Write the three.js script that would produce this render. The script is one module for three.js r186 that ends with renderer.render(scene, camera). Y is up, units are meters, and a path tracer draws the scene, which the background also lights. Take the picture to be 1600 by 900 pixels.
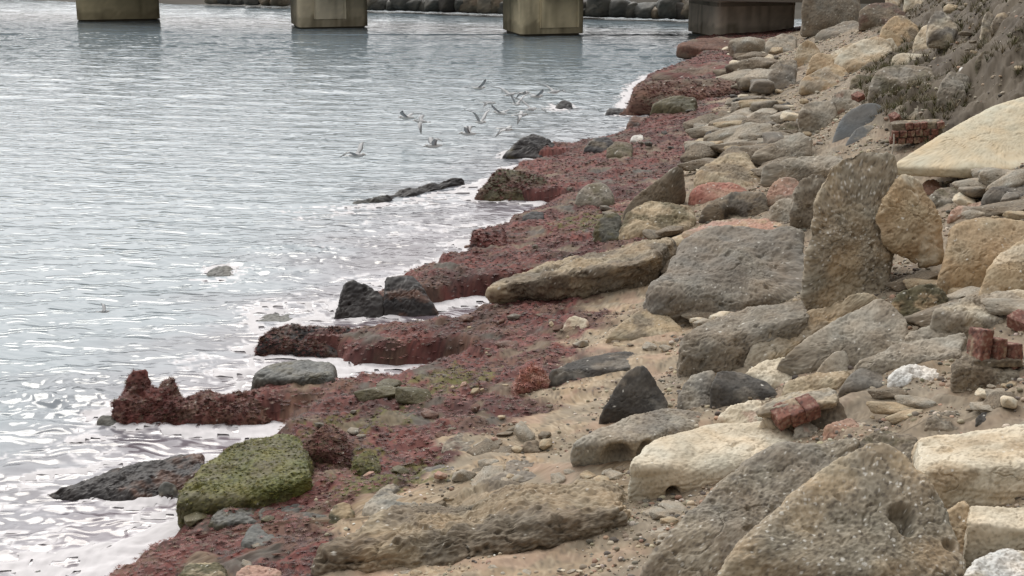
import * as THREE from 'three';
import { ConvexHull } from 'three/addons/math/ConvexHull.js';
import { mergeVertices, mergeGeometries } from 'three/addons/utils/BufferGeometryUtils.js';
import { RoundedBoxGeometry } from 'three/addons/geometries/RoundedBoxGeometry.js';

// ---------------------------------------------------------------- camera, sky, sun, exposure
const EYE = 5, PITCH = 14.8 * Math.PI / 180, FOC = 2200;               // eye height above the water, downward pitch
const scene = new THREE.Scene();
const camera = new THREE.PerspectiveCamera(2 * Math.atan(450 / FOC) * 180 / Math.PI, 16 / 9, 0.1, 1500);
camera.position.set(0, EYE, 0);
camera.rotation.set(-PITCH, 0, 0);
const renderer = new THREE.WebGLRenderer({ antialias: true });
renderer.setSize(1024, 576);
renderer.shadowMap.enabled = true;
renderer.toneMapping = THREE.LinearToneMapping;
renderer.toneMappingExposure = 1.14;
const SUN = new THREE.Vector3(-0.28, 0.66, -0.70).normalize();
const sun = new THREE.DirectionalLight(new THREE.Color().setRGB(1, 0.95, 0.87), 0.8);
sun.position.copy(SUN).multiplyScalar(60).add(new THREE.Vector3(0, 0, -20));
sun.target.position.set(0, 0, -20);
sun.castShadow = true; sun.shadow.radius = 40;
sun.shadow.mapSize.set(2048, 2048);
Object.assign(sun.shadow.camera, { left: -40, right: 40, top: 40, bottom: -60, near: 1, far: 160 });
scene.add(sun, sun.target);

// ---------------------------------------------------------------- noise
let seed = 7;
function rnd() { seed = (seed * 1664525 + 1013904223) >>> 0; return seed / 4294967296; }
const rr = (a, b) => a + (b - a) * rnd();
const PERM = new Uint8Array(512);
{ const p = [...Array(256).keys()]; for (let i = 255; i > 0; i--) { const j = Math.floor(rnd() * (i + 1)); [p[i], p[j]] = [p[j], p[i]]; } for (let i = 0; i < 512; i++) PERM[i] = p[i & 255]; }
const GR = []; for (let i = 0; i < 16; i++) { const a = [[1, 1, 0], [-1, 1, 0], [1, -1, 0], [-1, -1, 0], [1, 0, 1], [-1, 0, 1], [1, 0, -1], [-1, 0, -1], [0, 1, 1], [0, -1, 1], [0, 1, -1], [0, -1, -1], [1, 1, 0], [-1, 1, 0], [0, -1, 1], [0, -1, -1]]; GR.push(a[i]); }
const fl = Math.floor;
function pn(x, y, z) {
  const X = fl(x), Y = fl(y), Z = fl(z); x -= X; y -= Y; z -= Z;
  const u = x * x * x * (x * (x * 6 - 15) + 10), v = y * y * y * (y * (y * 6 - 15) + 10), w = z * z * z * (z * (z * 6 - 15) + 10);
  const g = (i, j, k, a, b, c) => { const q = GR[PERM[(PERM[(PERM[(X + i) & 255] + Y + j) & 255] + Z + k) & 255] & 15]; return q[0] * a + q[1] * b + q[2] * c; };
  const L = (t, a, b) => a + t * (b - a);
  return L(w, L(v, L(u, g(0, 0, 0, x, y, z), g(1, 0, 0, x - 1, y, z)), L(u, g(0, 1, 0, x, y - 1, z), g(1, 1, 0, x - 1, y - 1, z))),
    L(v, L(u, g(0, 0, 1, x, y, z - 1), g(1, 0, 1, x - 1, y, z - 1)), L(u, g(0, 1, 1, x, y - 1, z - 1), g(1, 1, 1, x - 1, y - 1, z - 1))));
}
function fbm(x, y, z, o = 4) { let a = 1, s = 0, f = 1; for (let i = 0; i < o; i++) { s += a * pn(x * f + i * 17.3, y * f + i * 5.1, z * f - i * 9.7); a *= 0.5; f *= 2.03; } return s; }
const ss = (a, b, x) => { const t = Math.min(1, Math.max(0, (x - a) / (b - a))); return t * t * (3 - 2 * t); };
const mix = (a, b, t) => a + (b - a) * t;
function hash3(i, j, k) { return PERM[(PERM[(PERM[i & 255] + j) & 255] + k) & 255] / 255; }
function spots(x, y, z, size, density, rad) {                           // small round flecks: 0 or 1
  const X = fl(x / size), Y = fl(y / size), Z = fl(z / size);
  if (hash3(X, Y, Z) > density) return 0;
  const cx = 0.5 + 0.3 * (hash3(X + 7, Y, Z) - 0.5), cy = 0.5 + 0.3 * (hash3(X, Y + 7, Z) - 0.5), cz = 0.5 + 0.3 * (hash3(X, Y, Z + 7) - 0.5);
  const d = Math.hypot(x / size - X - cx, y / size - Y - cy, z / size - Z - cz);
  return d < rad ? 1 : 0;
}

// ---------------------------------------------------------------- sky: an even bright overcast, brighter where the veiled sun stands
{
  const W = 512, H = 256, data = new Float32Array(W * H * 4);
  for (let j = 0; j < H; j++) for (let i = 0; i < W; i++) {
    const th = (j + 0.5) / H * Math.PI - Math.PI / 2, ph = (i + 0.5) / W * 2 * Math.PI - Math.PI;
    const y = Math.sin(th), x = Math.cos(th) * Math.cos(ph), z = Math.cos(th) * Math.sin(ph);
    const c = Math.max(0, x * SUN.x + y * SUN.y + z * SUN.z);
    let L = 0.235 + 0.24 * Math.max(0, y) + 1.75 * c * c + 0.09 * fbm(x * 2.2, y * 5, z * 2.2, 4);
    if (y < 0) L *= mix(1, 0.3, ss(0, 0.2, -y));
    const k = (j * W + i) * 4;
    data[k] = L * 1.0; data[k + 1] = L * 0.995; data[k + 2] = L * 0.99; data[k + 3] = 1;
  }
  const t = new THREE.DataTexture(data, W, H, THREE.RGBAFormat, THREE.FloatType);
  t.mapping = THREE.EquirectangularReflectionMapping; t.magFilter = t.minFilter = THREE.LinearFilter; t.needsUpdate = true;
  scene.background = t; scene.environment = t;
}

// ---------------------------------------------------------------- pixels to places
const CP = Math.cos(PITCH), SP = Math.sin(PITCH);
const rayDir = (px, py) => { const a = (px - 800) / FOC, b = (450 - py) / FOC; return [a, -SP + b * CP, -CP - b * SP]; };
function onHeight(px, py, h) { const d = rayDir(px, py), t = (h - EYE) / d[1]; return [d[0] * t, h, d[2] * t]; }
function atDepth(px, py, D) { const d = rayDir(px, py), t = -D / d[2]; return [d[0] * t, EYE + d[1] * t, -D]; }

// ---------------------------------------------------------------- shoreline and terrain
const SHORE_PX = [[60, 1000], [165, 900], [240, 848], [330, 806], [350, 792], [345, 772], [385, 722], [440, 664], [330, 672], [190, 668], [172, 650], [190, 640], [290, 626], [420, 617], [560, 608], [690, 587], [700, 576], [560, 577], [430, 557], [392, 547], [400, 540], [490, 524], [600, 519], [720, 512], [850, 474], [850, 464], [740, 470], [680, 480], [650, 490], [560, 494], [528, 484], [560, 470], [605, 456], [620, 438], [690, 410], [745, 398], [736, 378], [790, 352], [870, 322], [800, 316], [740, 312], [770, 284], [800, 264], [870, 252], [790, 246], [800, 238], [890, 232], [930, 226], [1000, 213], [985, 202], [1060, 184], [960, 181], [975, 165], [985, 140], [1010, 120], [1080, 97], [1075, 82], [1062, 72], [1085, 62], [1160, 57], [1260, 50]];
const SHORE = [[-6, 60], [-5.2, 0], ...SHORE_PX.map(([a, b]) => { const p = onHeight(a, b, 0); return [p[0], p[2]]; }), [22, -74], [34, -90], [300, -90], [300, 60]];
const COARSE_PX = [[150, 1000], [270, 900], [440, 760], [540, 640], [640, 560], [720, 470], [775, 370], [880, 285], [965, 200], [1040, 130], [1095, 80], [1200, 56]];
const COARSE = [[-5.6, 60], [-4.8, 0], ...COARSE_PX.map(([a, b]) => { const p = onHeight(a, b, 0); return [p[0], p[2]]; }), [30, -84], [300, -90], [300, 60]];
function signedDist(poly, x, z) {                                       // positive on land
  let best = 1e9, inside = false;
  for (let i = 0, n = poly.length, j = n - 1; i < n; j = i++) {
    const ax = poly[j][0], az = poly[j][1], bx = poly[i][0], bz = poly[i][1];
    const ex = bx - ax, ez = bz - az, wx = x - ax, wz = z - az;
    const t = Math.min(1, Math.max(0, (wx * ex + wz * ez) / (ex * ex + ez * ez)));
    const dx = wx - ex * t, dz = wz - ez * t, d = dx * dx + dz * dz;
    if (d < best) best = d;
    if ((az > z) !== (bz > z) && x < (bx - ax) * (z - az) / (bz - az) + ax) inside = !inside;
  }
  return (inside ? 1 : -1) * Math.sqrt(best);
}
const PROFILE = [[-9, 0.12], [-2, 0.15], [0, 0.24], [2, 0.45], [4, 0.8], [6, 1.25], [8, 1.9], [8.6, 2.2], [10.8, 4.4], [13, 5.2], [30, 5.7], [400, 6]];
function profile(s) { if (s <= PROFILE[0][0]) return PROFILE[0][1]; for (let i = 1; i < PROFILE.length; i++) if (s < PROFILE[i][0]) { const a = PROFILE[i - 1], b = PROFILE[i]; return mix(a[1], b[1], (s - a[0]) / (b[0] - a[0])); } return 6; }
function baseH(x, z, out) {
  const sd = signedDist(SHORE, x, z) + (z < -5 && z > -60 ? 0.2 * fbm(x * 2.0, 6, z * 2.0, 3) : 0); let sc = signedDist(COARSE, x, z); sc += 1.6 * ss(3, 6, sc) * ss(-20, -25, z) * (1 - 0.5 * ss(-28, -40, z));
  if (out) { out.sd = sd; out.sc = sc; }
  return -0.35 + (profile(sc) + 0.35) * ss(-0.25, 0.42, sd);
}
const redAmount = (sc, sd, x, z) => ss(0.45, -0.35, sc - 1.78 + 0.9 * fbm(x * 0.9, 3, z * 0.9, 3) - (z > -12.5 ? -0.5 : 0) - .55 * ss(-17, -21, z) - .5 * ss(-10.8, -12, z) * ss(-17, -14.5, z));
function ground(x, z, out = {}) {
  let h = baseH(x, z, out);
  const { sd, sc } = out;
  if (sd < -0.4) return h;
  const red = redAmount(sc, sd, x, z), soil = Math.max(ss(8.2, 9.2, sc), ss(6.7, 7.5, sc + .5 * fbm(x * .9, 7, z * .9, 3)) * ss(-18.6, -20.5, z));
  h += ss(-0.2, 0.3, sd) * (0.05 * fbm(x * 1.3, 1, z * 1.3, 3) + mix(0.03, 0.05, red) * fbm(x * 4.2, 2, z * 4.2, 3) + mix(0.006, 0.016, red) * fbm(x * 19, 2, z * 19, 2) + soil * (0.22 * fbm(x * 1.1, h, z * 1.1, 4) + .07 * fbm(x * 5, h * 3, z * 5, 3)) + ss(3, 5, sc) * 0.05 * fbm(x * 2.5, 8, z * 2.5, 3));
  out.red = red; out.soil = soil;
  return h;
}
function groundHit(px, py) {                                            // where the line of sight meets the terrain (or the water)
  const d = rayDir(px, py); let lo = 4;
  for (let t = 4; t < 140; t += 0.12) {
    const y = EYE + d[1] * t;
    if (y < Math.max(0, baseH(d[0] * t, d[2] * t))) {
      let a = t - 0.12, b = t; for (let k = 0; k < 12; k++) { const m = (a + b) / 2; if (EYE + d[1] * m < Math.max(0, baseH(d[0] * m, d[2] * m))) b = m; else a = m; }
      return [d[0] * b, EYE + d[1] * b, d[2] * b];
    }
    lo = t;
  }
  return [d[0] * lo, EYE + d[1] * lo, d[2] * lo];
}

// ---------------------------------------------------------------- naming and tagging
const used = {};
function numbered(n) { const k = used[n] = (used[n] ?? -1) + 1; return k ? `${n}_${String(k).padStart(3, '0')}` : n; }
function tag(o, name, label, category, group) { o.name = numbered(name); o.userData = { kind: 'thing', label, category }; if (group) o.userData.group = group; o.castShadow = o.receiveShadow = true; return o; }
function structure(o, name) { o.name = numbered(name); o.userData.kind = 'structure'; o.castShadow = o.receiveShadow = true; scene.add(o); return o; }
function stuff(o, name, label, category) { o.name = numbered(name); o.userData = { kind: 'stuff', label, category }; o.castShadow = o.receiveShadow = true; scene.add(o); return o; }
function part(parent, geo, mat, name) { const m = new THREE.Mesh(geo, mat); m.name = name; m.castShadow = m.receiveShadow = true; parent.add(m); return m; }

// ---------------------------------------------------------------- materials
const std = (o) => new THREE.MeshStandardMaterial(o);
const M = {
  stone: std({ vertexColors: true, roughness: 0.88 }),
  wet: new THREE.MeshPhysicalMaterial({ vertexColors: true, roughness: 0.5, specularIntensity: 0.45 }),
  damp: new THREE.MeshPhysicalMaterial({ vertexColors: true, roughness: 0.62, specularIntensity: 0.6 }),
  earth: std({ vertexColors: true, roughness: 0.9 }),
  concrete: std({ vertexColors: true, roughness: 0.85 }),
};
const PAL = {   // base, second tone, dark fleck, pale fleck (linear), share of flecks, shells
  cream: [[.64, .56, .43], [.52, .44, .32], [.2, .16, .11], [.7, .63, .5], .3, .004],
  tan: [[.45, .335, .205], [.36, .255, .15], [.17, .12, .07], [.55, .45, .31], .35, .004],
  sand: [[.44, .35, .23], [.33, .25, .16], [.14, .11, .07], [.58, .5, .38], .4, .006],
  grey: [[.275, .235, .185], [.205, .175, .135], [.08, .068, .056], [.4, .36, .29], .45, .015],
  greypale: [[.36, .315, .25], [.28, .24, .185], [.12, .1, .08], [.53, .47, .38], .38, .006],
  shell: [[.32, .268, .195], [.25, .21, .152], [.09, .072, .055], [.45, .4, .32], .5, .09],
  brown: [[.2, .16, .115], [.15, .118, .082], [.06, .048, .036], [.33, .28, .21], .45, .01],
  dark: [[.075, .067, .058], [.055, .048, .042], [.03, .027, .024], [.13, .118, .1], .35, .008],
  slate: [[.22, .19, .155], [.165, .142, .115], [.07, .061, .052], [.29, .262, .22], .35, .01],
  smooth: [[.16, .16, .155], [.13, .128, .122], [.08, .078, .074], [.23, .22, .21], .12, 0],
  red: [[.17, .052, .043], [.12, .044, .036], [.05, .02, .018], [.24, .1, .075], .5, .01],
  redbrown: [[.155, .078, .055], [.115, .062, .045], [.05, .03, .022], [.26, .15, .1], .45, .01],
  olive: [[.105, .09, .045], [.075, .062, .032], [.035, .03, .018], [.18, .155, .085], .45, .01],
  moss: [[.088, .092, .02], [.13, .118, .026], [.04, .042, .014], [.2, .19, .04], .5, .0],
  white: [[.74, .71, .66], [.62, .58, .52], [.22, .18, .14], [.82, .8, .76], .4, .0],
  pink: [[.42, .25, .19], [.35, .23, .165], [.16, .09, .07], [.55, .4, .32], .4, .02],
  brick: [[.235, .1, .072], [.18, .075, .055], [.08, .04, .032], [.36, .25, .19], .7, .0],
  coral: [[.4, .17, .13], [.35, .19, .14], [.12, .04, .035], [.48, .27, .22], .4, .02],
  black: [[.034, .029, .028], [.026, .022, .022], [.014, .013, .013], [.07, .062, .056], .3, 0],
  beach: [[.36, .265, .17], [.275, .21, .14], [.1, .08, .055], [.56, .46, .33], .5, 0],
  plain: [[.62, .54, .39], [.55, .465, .32], [.34, .28, .19], [.7, .63, .5], .35, 0],
  wetgrey: [[.12, .115, .1], [.09, .088, .078], [.04, .038, .035], [.22, .21, .19], .4, .0],
};
const NOSHELL = {}; for (const k in PAL) NOSHELL[k] = [...PAL[k].slice(0, 5), 0];
function paint(pal, x, y, z, s, out, o) {
  const a = ss(-0.45, 0.45, fbm(x * 1.7 / s + o, y * 2.6 / s, z * 1.7 / s, 4));
  let r = mix(pal[0][0], pal[1][0], a), g = mix(pal[0][1], pal[1][1], a), b = mix(pal[0][2], pal[1][2], a);
  const hue = 0.1 * fbm(x * 2.9 + 11 + o, y * 2.9, z * 2.9, 2); r *= 1 + hue; b *= 1 - hue;
  const f = fbm(x * 34, y * 34, z * 34 + o, 3), k = pal[4];
  const dk = ss(0.16, 0.5, f) * k * 1.4, lt = ss(0.16, 0.5, -f) * k;
  r = mix(mix(r, pal[2][0], Math.min(1, dk)), pal[3][0], lt); g = mix(mix(g, pal[2][1], Math.min(1, dk)), pal[3][1], lt); b = mix(mix(b, pal[2][2], Math.min(1, dk)), pal[3][2], lt);
  if (pal[5] > 0 && (spots(x, y, z, 0.021, pal[5], 0.42) || spots(x + 3.3, y, z, 0.04, pal[5] * 0.3, 0.36))) { r = mix(r, .72, .8); g = mix(g, .69, .8); b = mix(b, .62, .8); }
  out[0] = r; out[1] = g; out[2] = b;
}

// ---------------------------------------------------------------- rocks: rounded hulls with broken facets, fine relief and mottled stone
const boxCache = {};
function cubeGrid(nx, ny, nz) {
  const k = `${nx},${ny},${nz}`;
  if (!boxCache[k]) { const b = new THREE.BoxGeometry(2, 2, 2, nx, ny, nz); b.deleteAttribute('uv'); b.deleteAttribute('normal'); boxCache[k] = mergeVertices(b, 1e-5); }
  return boxCache[k];
}
const EXTRA = [];                                                       // rock surfaces that carry seaweed
const ANCH = [];                                                        // well told apart rocks, to describe the small ones by
const FOOT = [];                                                        // footprints, to keep loose stones out of the big rocks
const CN = 10, CG = cubeGrid(CN, CN, CN), CP0 = CG.attributes.position, CKEY = new Map(), CNB = [];
{ for (let i = 0; i < CP0.count; i++) { CKEY.set([CP0.getX(i), CP0.getY(i), CP0.getZ(i)].map(v => Math.round((v + 1) * CN / 2)).join(), i); CNB.push(new Set()); } const ix = CG.index.array; for (let i = 0; i < ix.length; i += 3) for (let a = 0; a < 3; a++) { CNB[ix[i + a]].add(ix[i + (a + 1) % 3]); CNB[ix[i + a]].add(ix[i + (a + 2) % 3]); } }
function relax(planes, s) {                                             // spread a coarse net evenly over the hull; returns cube point -> hull point
  const n = CP0.count, p = new Float32Array(n * 3), q = new Float32Array(n * 3);
  const proj = (x, y, z, k) => { const l = 1 / Math.hypot(x, y, z); x *= l; y *= l; z *= l; let m = 1e-9; for (const e of planes) { const t = (e[0] * x + e[1] * y + e[2] * z) / e[3]; if (t > m) m = t; } p[k] = x / m; p[k + 1] = y / m; p[k + 2] = z / m; };
  for (let i = 0; i < n; i++) { const x = CP0.getX(i), y = CP0.getY(i), z = CP0.getZ(i), l = 1 / Math.hypot(x, y, z); proj(x * l * s[0], y * l * s[1], z * l * s[2], i * 3); }
  for (let it = 0; it < 24; it++) {
    for (let i = 0; i < n; i++) { let x = 0, y = 0, z = 0, w = 0; for (const j of CNB[i]) { const dx = p[j * 3] - p[i * 3], dy = p[j * 3 + 1] - p[i * 3 + 1], dz = p[j * 3 + 2] - p[i * 3 + 2], e = 1; x += dx * e; y += dy * e; z += dz * e; w += e; } q[i * 3] = p[i * 3] + x / w * .5; q[i * 3 + 1] = p[i * 3 + 1] + y / w * .5; q[i * 3 + 2] = p[i * 3 + 2] + z / w * .5; }
    for (let i = 0; i < n; i++) proj(q[i * 3], q[i * 3 + 1], q[i * 3 + 2], i * 3);
  }
  const g = v => Math.min(CN - 1e-6, Math.max(0, (v + 1) * CN / 2));
  return (x, y, z) => {
    const c = [x, y, z]; let ax = 0; for (let i = 1; i < 3; i++) if (Math.abs(c[i]) > Math.abs(c[ax]) + 1e-7) ax = i;
    const b = (ax + 1) % 3, d = (ax + 2) % 3, e = c[ax] > 0 ? CN : 0, u = g(c[b]), v = g(c[d]), i = fl(u), j = fl(v), fu = u - i, fv = v - j, o = [0, 0, 0];
    for (const [di, dj, w] of [[0, 0, (1 - fu) * (1 - fv)], [1, 0, fu * (1 - fv)], [0, 1, (1 - fu) * fv], [1, 1, fu * fv]]) { const k = []; k[ax] = e; k[b] = i + di; k[d] = j + dj; const m = CKEY.get(k.join()) * 3; o[0] += p[m] * w; o[1] += p[m + 1] * w; o[2] += p[m + 2] * w; }
    return o;
  };
}
const terr = t => { const f = fl(t); return f + ss(.35, .65, t - f); };
function hullRock(P3, o) {
  // P3: corner points; o: pal, px (pixels per metre), p sharpness, chips, rough, layers, pal2, dents
  const hull = new ConvexHull().setFromPoints(P3.map(p => new THREE.Vector3(...p)));
  const verts = [...new Set(hull.faces.flatMap(f => [f.edge.head().point, f.edge.next.head().point, f.edge.prev.head().point]))];
  const c = verts.reduce((a, v) => a.add(v), new THREE.Vector3()).multiplyScalar(1 / verts.length);
  const planes = [];
  for (const f of hull.faces) { const n = f.normal, d = n.dot(f.midpoint) - n.dot(c); if (d > 1e-5 && !planes.some(q => q[0] * n.x + q[1] * n.y + q[2] * n.z > 0.9995)) planes.push([n.x, n.y, n.z, d]); }
  for (let i = 0; i < (o.chips ?? 9); i++) {
    const n = new THREE.Vector3(rr(-1, 1), rr(-0.6, 1), rr(-1, 1)).normalize(); let s = 0; for (const v of verts) s = Math.max(s, n.dot(v) - n.dot(c));
    planes.push([n.x, n.y, n.z, s * rr(0.87, 0.985)]);
  }
  const mn = [1e9, 1e9, 1e9], mx = [-1e9, -1e9, -1e9]; for (const v of verts) ['x', 'y', 'z'].forEach((a, i) => { mn[i] = Math.min(mn[i], v[a]); mx[i] = Math.max(mx[i], v[a]); });
  const s = mn.map((a, i) => (mx[i] - a) / 2), size = Math.cbrt(s[0] * s[1] * s[2]) * 2;
  const step = (o.step ?? 2.3) / o.px, cap = v => Math.max(6, Math.min(o.cap ?? 150, Math.round(v / step)));
  const g0 = cubeGrid(cap(2 * s[0]), cap(2 * s[1]), cap(2 * s[2] * 0.75)), src = g0.attributes.position, N = src.count;
  const at0 = relax(planes, s);
  const pos = new Float32Array(N * 3), col = new Float32Array(N * 3), pw = o.p ?? 14, so = o.seed ?? rr(0, 50), rough = o.rough ?? 1, tmp = [0, 0, 0];
  const A = Math.min(0.07, 0.036 * size) * rough, lay = o.layers ?? 0, pal = PAL[o.pal], pal2 = o.pal2 && PAL[o.pal2];
  const lx = rr(-0.2, 0.2), lz = rr(-0.2, 0.2);
  const dents = [];
  for (let i = 0; i < N; i++) {                                        // the hull itself, edges slightly rounded
    let [x, y, z] = at0(src.getX(i), src.getY(i), src.getZ(i)); const l = 1 / Math.hypot(x, y, z); x *= l; y *= l; z *= l;
    let sum = 0; for (const q of planes) { const t = (q[0] * x + q[1] * y + q[2] * z) / q[3]; if (t > 0) sum += Math.pow(t * size, pw); }
    const r = size * 1.03 * Math.pow(sum, -1 / pw); pos[i * 3] = x * r; pos[i * 3 + 1] = y * r; pos[i * 3 + 2] = z * r;
  }
  const g = new THREE.BufferGeometry(); g.setAttribute('position', new THREE.BufferAttribute(pos, 3)); g.setIndex(g0.index); g.computeVertexNormals();
  const nor = g.attributes.normal.array.slice();
  for (const [d, r, dep] of o.dents ?? []) {                            // hollows: centred where the line of sight meets the near face
    const dl = Math.hypot(...d); let best = 1e9, at = 0;
    for (let i = 0; i < N; i++) { const k = i * 3; if (nor[k] * d[0] + nor[k + 1] * d[1] + nor[k + 2] * d[2] > 0) continue; const X = c.x + pos[k], Y = c.y + pos[k + 1] - EYE, Z = c.z + pos[k + 2], t = (X * d[0] + Y * d[1] + Z * d[2]) / (dl * dl), e = Math.hypot(X - d[0] * t, Y - d[1] * t, Z - d[2] * t); if (e < best) { best = e; at = k; } }
    dents.push([pos[at], pos[at + 1], pos[at + 2], r, dep]);
  }
  for (let i = 0; i < N; i++) {
    const k = i * 3, x = pos[k], y = pos[k + 1], z = pos[k + 2], X = c.x + x, Y = c.y + y, Z = c.z + z;
    let d = A * fbm(X * 2.1 / size + so, Y * 2.1 / size, Z * 2.1 / size, 3) + 0.3 * A * (0.35 - Math.abs(fbm(X * 6 / size, Y * 6 / size + so, Z * 6 / size, 3))) + 0.009 * rough * fbm(X * 13, Y * 13, Z * 13 + so, 3) + 0.0065 * Math.sqrt(rough) * fbm(X * 46, Y * 52, Z * 52, 2);
    d += 0.009 * Math.min(.9, size) * rough * (terr(3.2 * fbm(X * 2.6 / size + 7, Y * 2.6 / size, Z * 2.6 / size + so, 3)) - .0);
    const crk = Math.abs(fbm(X * 1.5 / size + so, Y * 2.2 / size + 3, Z * 1.5 / size, 4)); d -= 0.016 * Math.sqrt(rough) * Math.min(1, size * 1.5) * ss(0.022, 0.0, crk);
    if (lay) { const q = (Y + lx * X + lz * Z + 0.03 * fbm(X * 2, Y * 2, Z * 2, 2)); d += lay * (0.6 * pn(q * 26 / 1, so, 0.5) + 0.4 * pn(q * 55, so, 9.5)); }
    const pit = fbm(X * 9 + so, Y * 9, Z * 9, 2); d -= 0.025 * rough * ss(0.42, 0.75, pit) * Math.min(1, size * 1.6);
    for (const q of dents) { const dd = Math.hypot(x - q[0], y - q[1], z - q[2]) / q[3]; if (dd < 1) d -= q[4] * ss(1, 0.35, dd); }
    const wx = X + nor[k] * d, wy = Y + nor[k + 1] * d, wz = Z + nor[k + 2] * d; pos[k] = wx; pos[k + 1] = wy; pos[k + 2] = wz;
    paint(pal, wx, wy, wz, Math.max(0.35, size), tmp, so); col[k] = tmp[0]; col[k + 1] = tmp[1]; col[k + 2] = tmp[2];
    if (pal2) { const at = o.mixAt ?? 0.05, e = ss(at - 0.12, at + 0.28, fbm(wx * 2.2 / Math.max(.4, size) + so, wy * 2.2 / Math.max(.4, size), wz * 2.2 / Math.max(.4, size) + 4, 5)) * 0.72; if (e > 0) { paint(pal2, wx, wy, wz, Math.max(0.35, size), tmp, so); for (let q = 0; q < 3; q++) col[k + q] = mix(col[k + q], tmp[q], e); } }
  }
  const base = [c.x, mn[1], c.z];
  for (let i = 0; i < N; i++) { pos[i * 3] -= base[0]; pos[i * 3 + 1] -= base[1]; pos[i * 3 + 2] -= base[2]; }
  g.setAttribute('color', new THREE.BufferAttribute(col, 3));
  g.computeVertexNormals();
  g.userData = { base, s, c };
  return g;
}
function rockFrom(pts, D, o) {
  const low0 = pts.filter(q => o.under ? q[2] === o.under : q[2] <= .06), anchor = o.a ?? [low0.reduce((a, q) => a + q[0], 0) / low0.length, Math.max(...pts.map(q => q[1]))];
  const g = groundHit(anchor[0], anchor[1]); let d0 = -g[2] - (o.under ?? 0) * D + (o.near ?? 0), E = g[1]; const px = FOC / d0;
  const P3 = [], low = E - (o.bury ?? 0.14);
  for (const [x, y, f] of pts) {
    const q = atDepth(x, y, d0 + f * D); P3.push(q);
    if (o.under && f < o.under) continue;
    if (!o.hang) { P3.push([q[0], Math.min(low, q[1] - 0.03), q[2] - 0.02]); }
    else P3.push([q[0], q[1] - o.hang, q[2] - 0.05]);
    if (f >= 0.6) P3.push([q[0] * 1.01, mix(q[1], low, 0.4), q[2] - 0.22 * D]);
  }
  const dents = (o.dents ?? []).map(([x, y, f, r, dep]) => [rayDir(x, y), r, dep]);
  const geo = hullRock(P3, { ...o, px, dents });
  return geo;
}
function R(name, label, category, pal, D, pts, o = {}) {
  const geo = rockFrom(pts, D, { pal, ...o });
  const m = tag(new THREE.Mesh(geo, M[o.mat ?? 'stone']), name, label, category, o.group);
  m.position.set(...geo.userData.base); scene.add(m);
  FOOT.push([geo.userData.c.x, geo.userData.c.z, geo.userData.s[0] * 0.92, geo.userData.s[2] * 0.92]);
  const short = label.split(/,| (?:with|in|at|on|left|right|behind|below|above|beside|under|lying|leaning|standing|tilted|cut|of|between|wedged|squeezed|carrying|propped|tucked|propping|bridging|nestled|reaching|bedded|caught|against|near|sloping|slanting|highest|filling|running|nosing|from|tipped|hollow|set|packed|awash|curving|beside|crusted|undercut|half|alone|leftmost|largest|stepping|joining|stacked) /)[0];
  if (short.split(' ').length >= 3 && !o.group) ANCH.push([geo.userData.c.x, geo.userData.c.z, short]);
  if (o.weed) EXTRA.push([geo, o.weed]);
  return m;
}
// ---------------------------------------------------------------- the shore ground
const smoothMinX = (z) => { let m = 1e9; for (let i = 0; i < SHORE.length - 1; i++) { const a = SHORE[i], b = SHORE[i + 1]; const zl = Math.min(a[1], b[1]), zh = Math.max(a[1], b[1]); if (z + 0.9 < zl || z - 0.9 > zh) continue; m = Math.min(m, a[0], b[0]); } return m > 1e8 ? 30 : m; };
function fanGrid(rows, cols, zOf, xOf, fn, flags) {                     // a sheet of rows x cols, fn(x, z, k, i, j) fills vertex k
  const n = rows * cols, pos = new Float32Array(n * 3), col = new Float32Array(n * 3), idx = [];
  const st = { pos, col, keep: flags ? new Uint8Array(n) : null };
  for (let j = 0, k = 0; j < rows; j++) { const z = zOf(j); for (let i = 0; i < cols; i++, k++) { const x = xOf(i, z, j); pos[k * 3] = x; pos[k * 3 + 2] = z; fn(x, z, k, st); } }
  for (let j = 0; j < rows - 1; j++) for (let i = 0; i < cols - 1; i++) {
    const a = j * cols + i, b = a + 1, c = a + cols, d = c + 1;
    if (st.keep && !(st.keep[a] || st.keep[b] || st.keep[c] || st.keep[d])) continue;
    idx.push(a, b, c, b, d, c);
  }
  const g = new THREE.BufferGeometry();
  g.setAttribute('position', new THREE.BufferAttribute(pos, 3)); g.setAttribute('color', new THREE.BufferAttribute(col, 3));
  g.setIndex(new THREE.BufferAttribute(new Uint32Array(idx), 1)); g.computeVertexNormals();
  g.userData.st = st;
  return g;
}
const zRows = (n, far) => (j) => { if (j < 6) return 40 - j * 7.6; if (j >= n - 6) return -far * Math.pow(1.35, j - (n - 7)); const t = (j - 6) / (n - 13); return -6.2 * Math.pow(far / 6.2, t); };
const MOSSY = [[onHeight(560, 715, .3), 0.35], [onHeight(572, 768, .3), 0.42], [onHeight(700, 600, .3), 0.6], [onHeight(525, 665, .3), 0.5], [onHeight(640, 735, .4), 0.4], [onHeight(610, 640, .4), 0.4], [onHeight(1000, 150, .3), .8], [onHeight(930, 345, .4), .8]];
const WHITEN = [];
const GROUND = {};
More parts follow.
